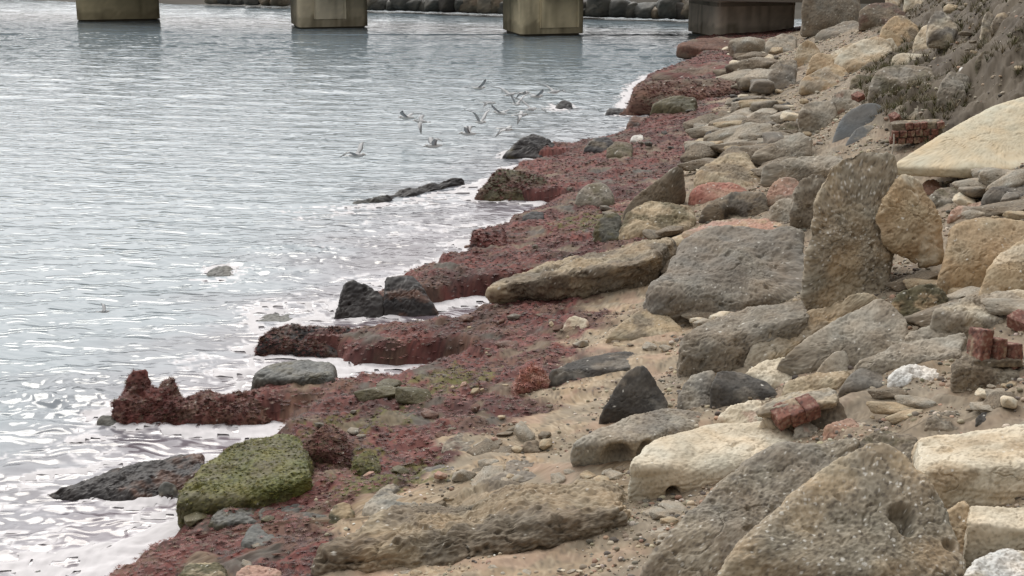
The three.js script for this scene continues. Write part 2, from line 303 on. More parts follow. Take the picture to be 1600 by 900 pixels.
{
  const rows = 560, cols = 640, zf = zRows(rows, 68), o = {}, t = [0, 0, 0];
  const lefts = []; for (let j = 0; j < rows; j++) lefts.push(smoothMinX(zf(j)));
  const sm = lefts.map((v, j) => { let m = 1e9; for (let k = -8; k <= 8; k++) m = Math.min(m, lefts[Math.min(rows - 1, Math.max(0, j + k))]); return m; });
  const sl = sm.map((v, j) => { let a = 0, c = 0; for (let k = -14; k <= 14; k++) { const q = sm[Math.min(rows - 1, Math.max(0, j + k))]; a += q; c++; } return Math.min(a / c, v + .4); });
  const xOf = (i, z, j) => { const l = sl[j] - 0.9, r = Math.max(l + 6, 0.385 * Math.abs(z) + 3.2); const q = i / (cols - 13); return q <= 1 ? mix(l, r, q) : r + 2.2 * (Math.pow(1.5, i - (cols - 13)) - 1); };
  GROUND.bare = new Float32Array(rows * cols); GROUND.sd = new Float32Array(rows * cols); GROUND.sc = new Float32Array(rows * cols); GROUND.red = new Float32Array(rows * cols); GROUND.soil = new Float32Array(rows * cols);
  const g = fanGrid(rows, cols, zf, xOf, (x, z, k, st) => {
    const h = ground(x, z, o); GROUND.sd[k] = o.sd; GROUND.sc[k] = o.sc; GROUND.red[k] = o.sd < -.4 ? 0 : o.red; GROUND.soil[k] = o.sd < -.4 ? 0 : o.soil; st.pos[k * 3 + 1] = h; st.keep[k] = o.sd > -0.5 ? 1 : 0; if (o.sd < -0.5) return;
    const n1 = fbm(x * 1.1, 4, z * 1.1, 3), n2 = fbm(x * 6, 4, z * 6, 3), n3 = fbm(x * 40, 1, z * 40, 2);
    // sand and crushed shell, patches of grit and of pinkish crust
    paint(NOSHELL.beach, x, h, z, 0.6, t, 3); let [r, gg, b] = t; const grain = 1 + .22 * fbm(x * 3.1 + 4, 6, z * 3.1, 4); r *= grain; gg *= grain; b *= grain;
    const grit = ss(0.0, 0.35, n1 + 0.35 * n2) * 0.75; r = mix(r, .27, grit); gg = mix(gg, .225, grit); b = mix(b, .165, grit);
    const pk = ss(0.12, 0.4, fbm(x * 1.7 + 9, 2, z * 1.7, 3)) * 0.5; r = mix(r, .43, pk); gg = mix(gg, .28, pk); b = mix(b, .2, pk);
    const pile = ss(2.4, 4.2, o.sc + 0.9 * n1 + ss(-14, -22, z)); if (pile > 0) { paint(NOSHELL.brown, x, h, z, 0.5, t, 9); const q = pile * 0.72; r = mix(r, t[0] * 1.15, q); gg = mix(gg, t[1] * 1.15, q); b = mix(b, t[2] * 1.15, q); }
    if (o.red > 0) { paint(fbm(x * 1.5 + 3, 5, z * 1.5, 3) > 0.16 ? NOSHELL.redbrown : NOSHELL.red, x, h, z, 0.4, t, 5); const q = ss(0.1, 0.75, o.red + 0.4 * n2), dk = 1 - .45 * ss(.0, .4, fbm(x * .8 + 30, 1, z * .8, 4)); t[0] *= dk; t[1] *= dk; t[2] *= dk; r = mix(r, t[0], q); gg = mix(gg, t[1], q); b = mix(b, t[2], q); }
    let ms = 0; for (const [p, rad] of MOSSY) { const d = Math.hypot(x - p[0], z - p[2]) / rad; ms = Math.max(ms, ss(.75, .55, d + 0.9 * n2)); }
    if (ms > 0) { paint(PAL.moss, x, h, z, 0.4, t, 2); r = mix(r, t[0], ms * 0.8); gg = mix(gg, t[1], ms * 0.8); b = mix(b, t[2], ms * 0.8); }
    if (o.soil > 0) { const q = o.soil; const s1 = fbm(x * 0.8, h, z * 0.8, 4); r = mix(r, .1 + .05 * s1 + .03 * n3, q); gg = mix(gg, .078 + .042 * s1 + .027 * n3, q); b = mix(b, .054 + .03 * s1 + .022 * n3, q); }
    const bare = o.red > .05 ? ss(.2, .42, fbm(x * 1.6 + 50, 3, z * 1.6, 4)) * ss(.05, .5, o.red) * ss(.3, .5, o.sd) : 0; GROUND.bare[k] = bare; if (bare > 0) { paint(NOSHELL[fbm(x * .6, 1, z * .6, 2) > 0 ? 'wetgrey' : 'brown'], x, h, z, .4, t, 8); const q = bare * .85; r = mix(r, t[0] * .9, q); gg = mix(gg, t[1] * .85, q); b = mix(b, t[2] * .8, q); }
    const w = 1 + 0.16 * n3; st.col[k * 3] = Math.max(.01, r * w); st.col[k * 3 + 1] = Math.max(.01, gg * w); st.col[k * 3 + 2] = Math.max(.01, b * w);
  }, true);
  GROUND.pos = g.attributes.position.array;
  structure(new THREE.Mesh(g, M.earth), 'ground');
}

// ---------------------------------------------------------------- water, its waves and the foam on it
const WAVE = [[545, 322], [600, 316], [650, 306], [695, 296], [727, 286]].map(([a, b]) => onHeight(a, b, 0.0));
const SURGE = [[440, 585], [470, 578]].map(([a, b]) => onHeight(a, b, 0));
function nearLine(pts, x, z) { let best = [1e9, 0, 0]; for (let i = 0; i < pts.length - 1; i++) { const a = pts[i], b = pts[i + 1], ex = b[0] - a[0], ez = b[2] - a[2]; const t = Math.min(1, Math.max(0, ((x - a[0]) * ex + (z - a[2]) * ez) / (ex * ex + ez * ez))); const dx = x - a[0] - ex * t, dz = z - a[2] - ez * t, d = Math.hypot(dx, dz); if (d < best[0]) best = [d, (i + t) / (pts.length - 1), dz]; } return best; }
const BRIDGE0 = [-18.9, -67.5], BRIDGE1 = [9.6, -57.2];
const beyondBridge = (x, z) => { const ex = BRIDGE1[0] - BRIDGE0[0], ez = BRIDGE1[1] - BRIDGE0[1], l = Math.hypot(ex, ez); return -((x - BRIDGE0[0]) * -ez + (z - BRIDGE0[1]) * ex) / l; };   // metres behind the pier line
const ROUGH_SPOTS = [[430, 410, 1.3, .03], [90, 625, 1.0, .04], [190, 690, 1.2, .015], [620, 370, 2.2, .02], [460, 480, 1.0, .02], [150, 830, 1.1, .015]].map(([a, b, r, h]) => [onHeight(a, b, 0), r, h]);
function waterAt(x, z, o) {
  const sd = o.sd = signedDist(SHORE, x, z), sc = o.sc = signedDist(COARSE, x, z);
  const off = -sd, near = ss(5, 0.5, -sc);
  let y = 0.009 * fbm(x * 0.75 + 3, z * 2.1, 0.3, 3) + 0.008 * fbm(x * 2.0, z * 4.6, 3.3, 2) + 0.014 * pn(x * 0.22 + 0.1 * z, z * 0.55 + 1.4 * pn(x * .11, z * .1, 5), 7.7);
  y += near * (0.042 * (0.4 - Math.abs(fbm(x * 1.1, z * 2.7, 9.1, 3))) + 0.004 * fbm(x * 3.6, z * 6.5, 2.1, 2));
  for (const [p, r, h] of ROUGH_SPOTS) { const d = Math.hypot(x - p[0], (z - p[2]) * 0.7) / r; if (d < 1) y += ss(1, 0.3, d) * h * (0.9 + 1.6 * (0.3 - Math.abs(fbm(x * 2.2, z * 4, 1.1, 3)))); }
  const wl = nearLine(WAVE, x, z); if (wl[0] < 1.6) { const k = wl[2]; const prof = k > 0 ? Math.exp(-((k / 0.16) ** 2)) : Math.exp(-((k / 0.75) ** 2)); y += 0.02 * prof * ss(1.5, 0.9, wl[0]) * ss(0, 0.15, wl[1] + 0.1) * (1 + 0.35 * pn(x * 3.2, z * 3, 2)); }
  y += 0.042 * ss(-24, -46, z) * fbm(x * 0.55 + 7, z * 1.25, 5.5, 3);
  o.off = off;
  return y;
}
const ROCKS_IN_WATER = [[345, 428, .45], [455, 590, 1.1], [167, 668, .4], [40, 892, .5], [120, 890, .4], [880, 168, .6], [440, 498, .7]].map(([a, b, r]) => [onHeight(a, b, 0), r]);
function foamAt(x, z, o) {
  const sd = o.sd, sc = o.sc; if (z < -62) return -1;
  const e = -sd;                                                        // metres off the waterline
  const f = fbm(x * 1.5 + 20, z * 3.0, 2.2, 5), f2 = fbm(x * 0.5, z * 0.8, 6.2, 3);
  let q = e < 0.6 ? 1.0 * ss(0.55, 0.0, e) - 0.56 : -2;
  const surf = ss(4.2, 0.6, -sc) * ss(-40, -14, z);
  if (surf > 0.02) q = Math.max(q, surf * 0.5 - 0.56 + 0.3 * f2);
  const wl = nearLine(WAVE, x, z); if (wl[0] < 1.4 && wl[2] > 0.08) q = Math.max(q, 0.28 * ss(1.3, 0.2, wl[0]) - 0.25 + .2 * wl[1]);
  const dl = Math.hypot((x + 3.1) / 2.2, (z + 11.8) / 1.7); if (dl < 1.15) q = Math.max(q, 0.42 * ss(1.15, 0.2, dl) - 0.34);
  for (const [p, r] of ROCKS_IN_WATER) { const d = Math.hypot(x - p[0], (z - p[2]) * .6) / r; if (d < 1) q = Math.max(q, .3 * ss(1, .5, d) - .16); }
  const rd = 1 - 3.2 * Math.abs(fbm(x * 1.25 + 4, z * 2.3, 8.8, 3)), rd2 = 1 - 3 * Math.abs(fbm(x * 3.6 + 9, z * 6.2, 1.8, 2));
  return q + 0.26 * f + 0.2 * rd + 0.22 * rd2 - .18;
}
{
  const rows = 640, cols = 620, zf = zRows(rows, 100), o = {};
  const rights = []; for (let j = 0; j < rows; j++) { const z = zf(j); let m = -1e9; for (const s of SHORE.slice(0, -2)) if (Math.abs(s[1] - z) < 4) m = Math.max(m, s[0]); rights.push(m < -1e8 ? (z < -60 ? 34 : -3) : m + 1.2); }
  { const r0 = rights.slice(); for (let j = 0; j < rows; j++) { let a = 0, c = 0; for (let k = -12; k <= 12; k++) { const q = r0[Math.min(rows - 1, Math.max(0, j + k))]; a += q; c++; } rights[j] = Math.max(a / c, r0[j] - .3); } }
  const xOf = (i, z, j) => { const l = -0.385 * Math.abs(z) - 2.2, r = Math.max(l + 3, z < -62 ? 0.4 * -z + 6 : Math.min(rights[j], 0.4 * Math.abs(z) + 3)); if (i < 10) return l - 3 * (Math.pow(1.62, 10 - i) - 1); return mix(l, r, (i - 10) / (cols - 11)); };
  let foamV = null;
  const mask = new Float32Array(rows * cols);
  const g = fanGrid(rows, cols, zf, xOf, (x, z, k, st) => {
    const inFrame = z < -5 && z > -101;
    let y = 0; if (inFrame) y = waterAt(x, z, o); else { o.sd = -9; o.sc = -9; }
    st.pos[k * 3 + 1] = y; st.keep[k] = o.sd < 0.35 ? 1 : 0;
    mask[k] = inFrame ? foamAt(x, z, o) : -1;
    // open water grey green; stirred up and milky where the surf works; aerated white water beyond the bridge
    const n = fbm(x * 0.6, z * 1.2, 4.4, 3), milk = ss(4.5, 0.4, -o.sc + 1.2 * n) * ss(-45, -16, z), b = inFrame ? ss(-0.6, 0.5, beyondBridge(x, z)) : 0;
    let c = [0.2 + .03 * n, 0.245 + .03 * n, 0.272 + .03 * n];
    c = c.map((v, i) => mix(v, [0.185, 0.145, 0.165][i] * (1 + 0.5 * n), milk * 0.95));
    
    const lace = inFrame && mask[k] > -0.3 ? ss(-0.15, 0.05, mask[k]) : 0; c = c.map((v, i) => mix(v, [.72, .685, .695][i], lace * 0.9));
    for (let i = 0; i < 3; i++) st.col[k * 3 + i] = c[i];
  }, true);
  const uv = new Float32Array(rows * cols * 2); for (let k = 0; k < rows * cols; k++) { uv[k * 2] = g.attributes.position.getX(k) / 3.1; uv[k * 2 + 1] = g.attributes.position.getZ(k) / 2.1; }
  g.setAttribute('uv', new THREE.BufferAttribute(uv, 2));
  // fine ripples as a tiling bump map
  const T = 512, bt = new Uint8Array(T * T * 4), waves = [];
  for (let i = 0; i < 46; i++) { const fy = 2 + fl(rnd() * 20), fx = fl(rr(-0.55, 0.55) * fy); waves.push([fx, fy, rr(0, 6.28), 1 / Math.pow(fy, 0.9)]); }
  const hv = new Float32Array(T * T); let lo = 1e9, hi = -1e9;
  for (let j = 0; j < T; j++) for (let i = 0; i < T; i++) { let h = 0; const wx = 0.02 * Math.sin(6.283 * (2 * i + 3 * j) / T) + .015 * Math.sin(6.283 * (5 * i - 2 * j) / T); for (const w of waves) h += w[3] * Math.sin(6.2831853 * (w[0] * (i / T + wx) + w[1] * (j / T + wx)) + w[2]); hv[j * T + i] = h; lo = Math.min(lo, h); hi = Math.max(hi, h); }
  for (let k = 0; k < T * T; k++) { const v = 255 * (hv[k] - lo) / (hi - lo); bt[k * 4] = bt[k * 4 + 1] = bt[k * 4 + 2] = v; bt[k * 4 + 3] = 255; }
  const bump = new THREE.DataTexture(bt, T, T); bump.wrapS = bump.wrapT = THREE.RepeatWrapping; bump.magFilter = THREE.LinearFilter; bump.minFilter = THREE.LinearMipmapLinearFilter; bump.generateMipmaps = true; bump.needsUpdate = true;
  const water = new THREE.MeshPhysicalMaterial({ vertexColors: true, roughness: 0.13, ior: 1.45, bumpMap: bump, bumpScale: 0.03 });
  structure(new THREE.Mesh(g, water), 'sea_water');
  // foam: a broken froth sheet lying on the water
  const P = g.attributes.position, src = g.index.array, map = new Int32Array(rows * cols).fill(-1), fp = [], fc = [], fi = [];
  const put = (k) => { if (map[k] >= 0) return map[k]; const x = P.getX(k), y = P.getY(k), z = P.getZ(k), m = mask[k]; const l = fbm(x * 14, z * 14, 1, 3); fp.push(x, y + 0.0012 + 0.016 * ss(-.01, 0.35, m), z); const w = 0.8 + 0.12 * l; fc.push(w * 0.78, w * 0.745, w * 0.755); return map[k] = fp.length / 3 - 1; };
  for (let i = 0; i < src.length; i += 3) if (mask[src[i]] > -.02 && mask[src[i + 1]] > -.02 && mask[src[i + 2]] > -.02) fi.push(put(src[i]), put(src[i + 1]), put(src[i + 2]));
  const fg = new THREE.BufferGeometry(); fg.setAttribute('position', new THREE.Float32BufferAttribute(fp, 3)); fg.setAttribute('color', new THREE.Float32BufferAttribute(fc, 3)); fg.setIndex(fi); fg.computeVertexNormals();
  stuff(new THREE.Mesh(fg, std({ vertexColors: true, roughness: 0.75 })), 'sea_foam', 'white surf foam broken along the reddish rock edge', 'foam');
}

// ---------------------------------------------------------------- the far bank behind the bridge
{
  const ex = (BRIDGE1[0] - BRIDGE0[0]), ez = (BRIDGE1[1] - BRIDGE0[1]), l = Math.hypot(ex, ez), ux = ex / l, uz = ez / l, nx = uz, nz = -ux;  // n points away from the camera
  const pos = [], col = [], idx = [], A = 90, B = 26;
  for (let j = 0; j <= B; j++) for (let i = 0; i <= A; i++) {
    const s = -90 + i * 1.9, t = 14.5 + (j < 16 ? j * 0.45 : 7.2 + (j - 16) ** 2 * 3);
    const x = BRIDGE0[0] + ux * s + nx * t, z = BRIDGE0[1] + uz * s + nz * t;
    pos.push(x, -0.4 + Math.min(1.5, (t - 14.5) * 0.4) + 0.3 * fbm(x, 1, z, 3), z); const n = fbm(x * 2, 3, z * 2, 3); col.push(.085 + .04 * n, .075 + .035 * n, .06 + .03 * n);
    if (i < A && j < B) { const a = j * (A + 1) + i; idx.push(a, a + 1, a + A + 1, a + 1, a + A + 2, a + A + 1); }
  }
  const g = new THREE.BufferGeometry(); g.setAttribute('position', new THREE.Float32BufferAttribute(pos, 3)); g.setAttribute('color', new THREE.Float32BufferAttribute(col, 3)); g.setIndex(idx); g.computeVertexNormals();
  structure(new THREE.Mesh(g, M.earth), 'river_bank');
  globalThis.__bank = { ux, uz, nx, nz };
}

// ---------------------------------------------------------------- the bridge: piers in the water, deck above the frame
function concreteBox(w, h, d, seg, tone, so, bottomStain) {
  const box = new THREE.BoxGeometry(w, h, d, seg, Math.max(2, Math.round(seg * h / w)), seg); box.deleteAttribute('uv'); const g = box; const p = g.attributes.position, c = [];
  for (let i = 0; i < p.count; i++) {
    let x = p.getX(i), y = p.getY(i), z = p.getZ(i);
    // chamfer the vertical edges
    const cx = w / 2 - Math.abs(x), cz = d / 2 - Math.abs(z), ch = 0.16; if (cx + cz < ch) { const k = (ch - cx - cz) / 2; x -= Math.sign(x) * k; z -= Math.sign(z) * k; p.setXYZ(i, x, y, z); }
    const n1 = fbm(x * 0.9 + so, y * 0.35, z * 0.9, 4), n2 = fbm(x * 7 + so, y * 7, z * 7, 3), st = fbm(x * 2.4 + so, y * 0.25 + 4, z * 2.4, 3);
    const k = 1 + 0.25 * n1 + 0.14 * n2, dark = ss(0.05, 0.4, st) * 0.4 + (bottomStain ? ss(0.1, 0.0, y + h / 2 - 0.34 + 0.35 * fbm(x * 1.3 + so, 0, z * 1.3, 3)) * 0.35 : 0);
    const stain = [.13, .105, .06]; c.push(mix(tone[0] * k, stain[0], dark), mix(tone[1] * k, stain[1], dark), mix(tone[2] * k, stain[2], dark));
  }
  g.setAttribute('color', new THREE.Float32BufferAttribute(c, 3)); g.computeVertexNormals(); return g;
}
const PIERS = [
  [186, 33, 3.95, 'olive stained concrete bridge pier farthest left in the water', [.56, .47, .29], 0.3, 33.5],
  [522, 45, 3.2, 'second bridge pier from the left with a pale rectangular patch', [.56, .48, .34], 0.27, 45.5],
  [864, 56, 2.85, 'third bridge pier from the left with tan face and dark left side', [.62, .53, .35], 0.3, 56],
  [1181, 55, 3.7, 'grey brown bridge pier standing at the rocky shore end', [.7, .61, .5], 0.3, 54],
];
PIERS.forEach(([px, py, w, label, tone], i) => {
  const G = new THREE.Group(), b = onHeight(px, py, i === 3 ? 0.1 : 0), yaw = 0.27, depth = 3.2;
  tag(G, 'bridge_pier', label, 'bridge pier', 'piers of the road bridge');
  G.position.set(b[0], 0, b[2]); G.rotation.y = yaw; scene.add(G);
  const sh = concreteBox(w, 1.9, depth, 26, tone, i * 13.7, true); sh.translate(0, 0.09 + .95, -depth / 2); part(G, sh, M.concrete, 'pier_shaft');
  const ft = concreteBox(w - 0.22, 1.4, depth - 0.22, 10, [.1, .085, .06], i * 3.1, false); ft.translate(0, -0.6, -depth / 2); part(G, ft, M.concrete, 'footing');
  if (i === 1) { const pt = concreteBox(w * 0.5, 1.3, 0.05, 12, [.66, .58, .43], 5, false); pt.translate(-0.05 * w, 1.1, 0.025); part(G, pt, M.concrete, 'render_patch'); }
  if (i === 2) { const pt = concreteBox(w * 0.66, 1.5, 0.05, 12, [.68, .58, .38], 2, false); pt.translate(0.1 * w, 1.1, 0.025); part(G, pt, M.concrete, 'render_patch'); }
  if (i === 3) { const pt = concreteBox(w + 0.06, 0.16, depth + 0.06, 12, [.4, .35, .28], 2, false); pt.translate(0, 1.4, -depth / 2); part(G, pt, M.concrete, 'ledge_course'); }
});
{
  const G = new THREE.Group(); tag(G, 'bridge_deck', 'dark underside of the bridge deck carried by the four piers', 'bridge deck');
  const ex = BRIDGE1[0] - BRIDGE0[0], ez = BRIDGE1[1] - BRIDGE0[1], ang = -Math.atan2(ez, ex);
  G.position.set((BRIDGE0[0] + BRIDGE1[0]) / 2, 0, (BRIDGE0[1] + BRIDGE1[1]) / 2); G.rotation.y = ang; scene.add(G);
  const L = 86; const slab = concreteBox(L, 0.4, 6.5, 40, [.17, .15, .12], 1, false); slab.translate(-4, 3.205, -4.2); part(G, slab, M.concrete, 'deck_slab');
  for (let k = 0; k < 5; k++) { const gd = concreteBox(L, 1.36, 0.45, 30, [.15, .13, .105], k, false); gd.translate(-4, 2.32, -1.25 - k * 1.45); part(G, gd, M.concrete, 'girder'); }
  for (const zz of [0.75, -5.7]) { const pr = concreteBox(L, 1.0, 0.25, 30, [.3, .27, .22], 7, false); pr.translate(-4, 3.91, zz - 1.7); part(G, pr, M.concrete, 'parapet'); }
}

// ---------------------------------------------------------------- rocks of the near pile, front to back (corner points: pixel x, pixel y, share of the depth)
const B = 'boulder', S = 'flat_rock', T = 'stone', L = 'rock_ledge';
R(B, 'largest grey brown shell flecked boulder with a hole, in the near right corner', 'boulder', 'shell', 0.85, [[1118, 975, 0], [1510, 975, 0], [1116, 872, .12], [1180, 812, .45], [1235, 764, .7], [1300, 732, .85], [1342, 690, 1], [1405, 698, 1], [1462, 762, .8], [1503, 835, .4], [1514, 905, .1]], { p: 22, chips: 5, dents: [[1408, 806, .35, .1, .12], [1416, 826, .35, .07, .08], [1485, 852, .3, .055, .06]], pal2: 'sand', mixAt: .12, rough: .75 });
R(S, 'long grey speckled slab leaning against the left side of the biggest boulder', 'slab', 'grey', 1.5, [[985, 915, 0], [1110, 925, 0], [1008, 868, .1], [1066, 806, .35], [1180, 714, .75], [1262, 688, .95], [1345, 684, 1], [1322, 728, .8], [1225, 790, .5], [1120, 862, .15]], { p: 22, chips: 4, pal2: 'shell', layers: .006 });
R(T, 'dark olive flecked block wedged behind the peak of the biggest boulder', 'rock', 'brown', 0.6, [[1290, 760, 0], [1438, 748, 0], [1300, 712, .4], [1375, 668, 1], [1432, 682, .9], [1440, 715, .3]], { pal2: 'olive', mixAt: .1, p: 16 });
R(S, 'cream flat slab with a split front edge, left of the leaning grey slab', 'slab', 'cream', 1.0, [[986, 764, .04], [1006, 771, .02], [1062, 777, 0], [1125, 772, .08], [984, 722, .02], [1004, 728, 0], [1085, 738, .05], [1165, 722, .25], [1040, 680, .6], [1118, 660, 1], [1274, 662, 1.05], [1266, 688, .8]], { p: 26, chips: 3, layers: .014, dents: [[1052, 770, .02, .07, .14]], rough: .5 });
R(S, 'broad cream slab at the right edge with a shaded brown front', 'slab', 'cream', 1.05, [[1462, 782, 0], [1545, 792, 0], [1640, 770, .05], [1436, 738, .1], [1500, 757, .04], [1560, 752, .05], [1640, 728, .1], [1436, 682, .75], [1530, 670, .95], [1660, 655, 1]], { p: 20, chips: 3, layers: .012, a: [1540, 792], pal2: 'sand', mixAt: .25, rough: .6 });
R(T, 'pale squared stone block in the right edge below the broad cream slab', 'stone block', 'cream', .35, [[1512, 852, 0], [1650, 866, 0], [1512, 816, .04], [1650, 836, .04], [1518, 790, .8], [1655, 796, 1]], { p: 26, chips: 2, rough: .6 });
R(T, 'rounded white boulder cut by the lower right corner', 'boulder', 'white', .5, [[1502, 935, 0], [1650, 945, 0], [1502, 888, .2], [1530, 858, .6], [1580, 850, 1], [1650, 858, 1]], { p: 9, pal2: 'cream', mixAt: .3 });
R(T, 'brown lump squeezed between the biggest boulder and the pale block', 'rock', 'sand', .4, [[1475, 868, 0], [1530, 862, .1], [1470, 800, .7], [1512, 772, 1], [1520, 800, .7]], { p: 10 });
R(S, 'smooth grey sandstone slab undercut by a dark hollow, left of the cream slab', 'slab', 'greypale', 1.0, [[890, 717, .12], [955, 723, .12], [1010, 710, .12], [876, 701, .02], [912, 692, 0], [990, 686, 0], [905, 679, .15], [962, 653, .5], [1042, 633, .95], [1112, 643, 1], [1106, 666, .7], [1040, 690, .3]], { p: 9, chips: 1, rough: .6, layers: .006, under: .12, dents: [[965, 712, 0, .15, .12], [1010, 706, 0, .12, .1]], pal2: 'slate', mixAt: .08 });
R(T, 'dark grey pyramid shaped stone standing behind the undercut slab', 'stone', 'dark', .5, [[934, 662, 0], [1035, 655, .05], [1046, 628, .25], [944, 636, .02], [976, 582, .55], [996, 567, .7], [1008, 570, .7]], { p: 20, chips: 2, rough: .5, pal2: 'slate', mixAt: .05 });
R(S, 'flat dark slab lying on the sand above the pyramid shaped stone', 'slab', 'dark', .75, [[858, 594, 0], [930, 597, 0], [985, 575, .2], [858, 578, .1], [895, 565, .5], [940, 552, .9], [992, 550, 1], [996, 560, .8]], { p: 18, chips: 3, rough: .7, pal2: 'slate' });
R(T, 'charcoal block with a lighter top, left of the brick lump', 'rock', 'dark', .5, [[1112, 642, 0], [1150, 636, 0], [1218, 618, .25], [1110, 600, .2], [1122, 577, .7], [1160, 580, .9], [1200, 598, .6]], { p: 18, chips: 3, rough: .6, pal2: 'slate', mixAt: .12 });
R(T, 'grey stone leaning beside the charcoal block', 'rock', 'slate', .45, [[1056, 640, 0], [1116, 642, 0], [1062, 608, .35], [1082, 584, .9], [1118, 578, 1]], { pal2: 'greypale' });
R(S, 'large grey tabletop slab tilted toward the water in the middle of the pile', 'slab', 'slate', 1.9, [[1010, 482, 0], [1080, 502, 0], [1160, 500, .05], [1240, 492, .1], [1008, 450, .1], [1040, 408, .5], [1082, 368, .85], [1125, 350, 1], [1250, 356, 1], [1268, 470, .1]], { p: 22, chips: 3, pal2: 'grey', mixAt: -.05, layers: .01, rough: 1.1 });
R(S, 'pink tan crusted ledge behind the large tabletop slab', 'ledge', 'pink', .8, [[1070, 378, 0], [1250, 372, 0], [1062, 362, .3], [1100, 346, .9], [1180, 340, 1], [1254, 346, 1]], { pal2: 'sand', mixAt: .1, layers: .01 });
R(S, 'long grey block with a tan left end, below the tabletop slab', 'block', 'grey', .9, [[1062, 556, 0], [1095, 582, 0], [1150, 578, 0], [1196, 540, .1], [1262, 492, .3], [1056, 535, .2], [1092, 508, .6], [1160, 482, .9], [1255, 464, 1]], { p: 16, pal2: 'brown', mixAt: .1, a: [1150, 582] });
R(S, 'crusty tan slab leaning on the sharp grey wedge', 'slab', 'sand', .8, [[1160, 578, 0], [1192, 574, 0], [1162, 548, .15], [1214, 505, .5], [1275, 488, .7], [1338, 455, 1], [1378, 458, 1], [1345, 482, .8], [1250, 535, .3]], { p: 16, chips: 4, pal2: 'greypale', mixAt: .05, a: [1185, 580] });
R(B, 'sharp grey wedge of smooth stone right of the crusty tan slab', 'rock', 'greypale', .8, [[1213, 566, .1], [1262, 580, 0], [1345, 572, 0], [1416, 540, .1], [1282, 512, .4], [1378, 464, .95], [1414, 494, .6]], { p: 26, chips: 2, rough: .6, pal2: 'brown', mixAt: .12 });
R(T, 'smooth oval grey stone tipped on edge below the sharp grey wedge', 'stone', 'greypale', .25, [[1268, 590, 0], [1325, 588, .0], [1280, 566, .3], [1302, 546, .8], [1322, 544, 1], [1330, 560, .6]], { p: 8, chips: 0, rough: .3 });
R(B, 'tallest shell encrusted boulder standing in the right of the pile', 'boulder', 'shell', .95, [[1252, 476, 0], [1320, 474, 0], [1388, 452, .1], [1256, 410, .1], [1264, 330, .25], [1292, 258, .6], [1336, 230, .9], [1398, 236, 1], [1398, 292, .7], [1374, 330, .5], [1388, 385, .25]], { p: 18, chips: 5, rough: 1.4, pal2: 'sand', mixAt: .15, a: [1320, 474], chips: 2 });
R(T, 'dark rounded stone tucked against the left of the tallest boulder', 'stone', 'brown', .5, [[1232, 352, 0], [1288, 362, 0], [1236, 300, .3], [1250, 270, .8], [1288, 262, 1], [1296, 300, .5]], { p: 10, pal2: 'greypale', mixAt: .2 });
R(B, 'tan pitted angular boulder propped over a dark gap', 'boulder', 'tan', .6, [[1386, 378, 0], [1448, 418, 0], [1476, 404, .05], [1366, 340, .15], [1374, 322, .25], [1404, 290, .6], [1412, 268, .9], [1438, 282, .9], [1470, 330, .45]], { p: 20, chips: 6, hang: .05, rough: 1.3, pal2: 'cream', mixAt: .2, a: [1448, 440] });
R(T, 'small mottled white and grey stone on the shoulder of the tallest boulder', 'stone', 'white', .3, [[1380, 300, 0], [1396, 302, 0], [1380, 272, .3], [1388, 256, .7], [1408, 258, .8], [1412, 280, .4]], { p: 8, hang: .02, pal2: 'slate', mixAt: .05, near: -.1 });
R(B, 'smooth tan boulder at the right behind the right edge boulder', 'boulder', 'tan', .9, [[1456, 455, 0], [1560, 460, 0], [1462, 420, .1], [1470, 372, .4], [1484, 344, .8], [1560, 328, 1], [1640, 340, 1], [1640, 420, .1]], { p: 12, rough: .7, pal2: 'sand', mixAt: .25 });
R(B, 'tan boulder cut by the right edge, in front of the smooth tan boulder', 'boulder', 'tan', .7, [[1526, 456, 0], [1680, 460, 0], [1530, 425, .15], [1552, 396, .5], [1600, 364, .9], [1680, 350, 1]], { p: 11, rough: .8, pal2: 'cream', mixAt: .2 });
R(T, 'mossy olive stone below the pitted tan boulder', 'stone', 'olive', .5, [[1392, 500, 0], [1452, 508, 0], [1390, 462, .3], [1430, 440, .9], [1470, 436, 1], [1488, 470, .5]], { p: 11, pal2: 'tan', mixAt: .1 });
R(S, 'pale green grey slab under the boulder at the right edge', 'slab', 'greypale', .6, [[1454, 512, 0], [1540, 512, 0], [1640, 508, 0], [1450, 486, .1], [1490, 466, .5], [1560, 448, .9], [1640, 452, 1]], { p: 16, pal2: 'cream', mixAt: -.05 });
R(S, 'long pale grey plank shaped stone below the mossy stone', 'slab', 'greypale', .5, [[1330, 582, 0], [1412, 582, 0], [1500, 556, .1], [1326, 566, .1], [1380, 548, .5], [1412, 534, .7], [1508, 518, 1]], { p: 14, pal2: 'grey', a: [1412, 582] });
R(T, 'upper grey stone stacked behind the plank shaped stone', 'stone', 'greypale', .4, [[1410, 548, 0], [1480, 545, 0], [1412, 520, .3], [1450, 508, .9], [1500, 506, 1], [1510, 525, .4]], { pal2: 'grey' });
R(T, 'white pitted lump lying in front of the plank shaped stone', 'stone', 'white', .35, [[1392, 594, 0], [1440, 602, 0], [1490, 596, .1], [1386, 578, .25], [1412, 566, .7], [1450, 568, .9], [1484, 580, .6]], { p: 9, rough: 1.5 });
R(T, 'blue grey triangular stone left of the white pitted lump', 'stone', 'slate', .35, [[1308, 608, 0], [1396, 604, 0], [1316, 594, .2], [1346, 572, .8], [1362, 574, .9], [1392, 594, .4]], { p: 18, rough: .5 });
R(S, 'dark barnacled curved slab carrying the red bricks at the right edge', 'slab', 'brown', .5, [[1486, 572, .1], [1510, 592, 0], [1560, 598, 0], [1640, 594, 0], [1484, 560, .3], [1520, 552, .7], [1640, 552, 1]], { p: 12, pal2: 'shell', mixAt: .0, a: [1560, 598] });
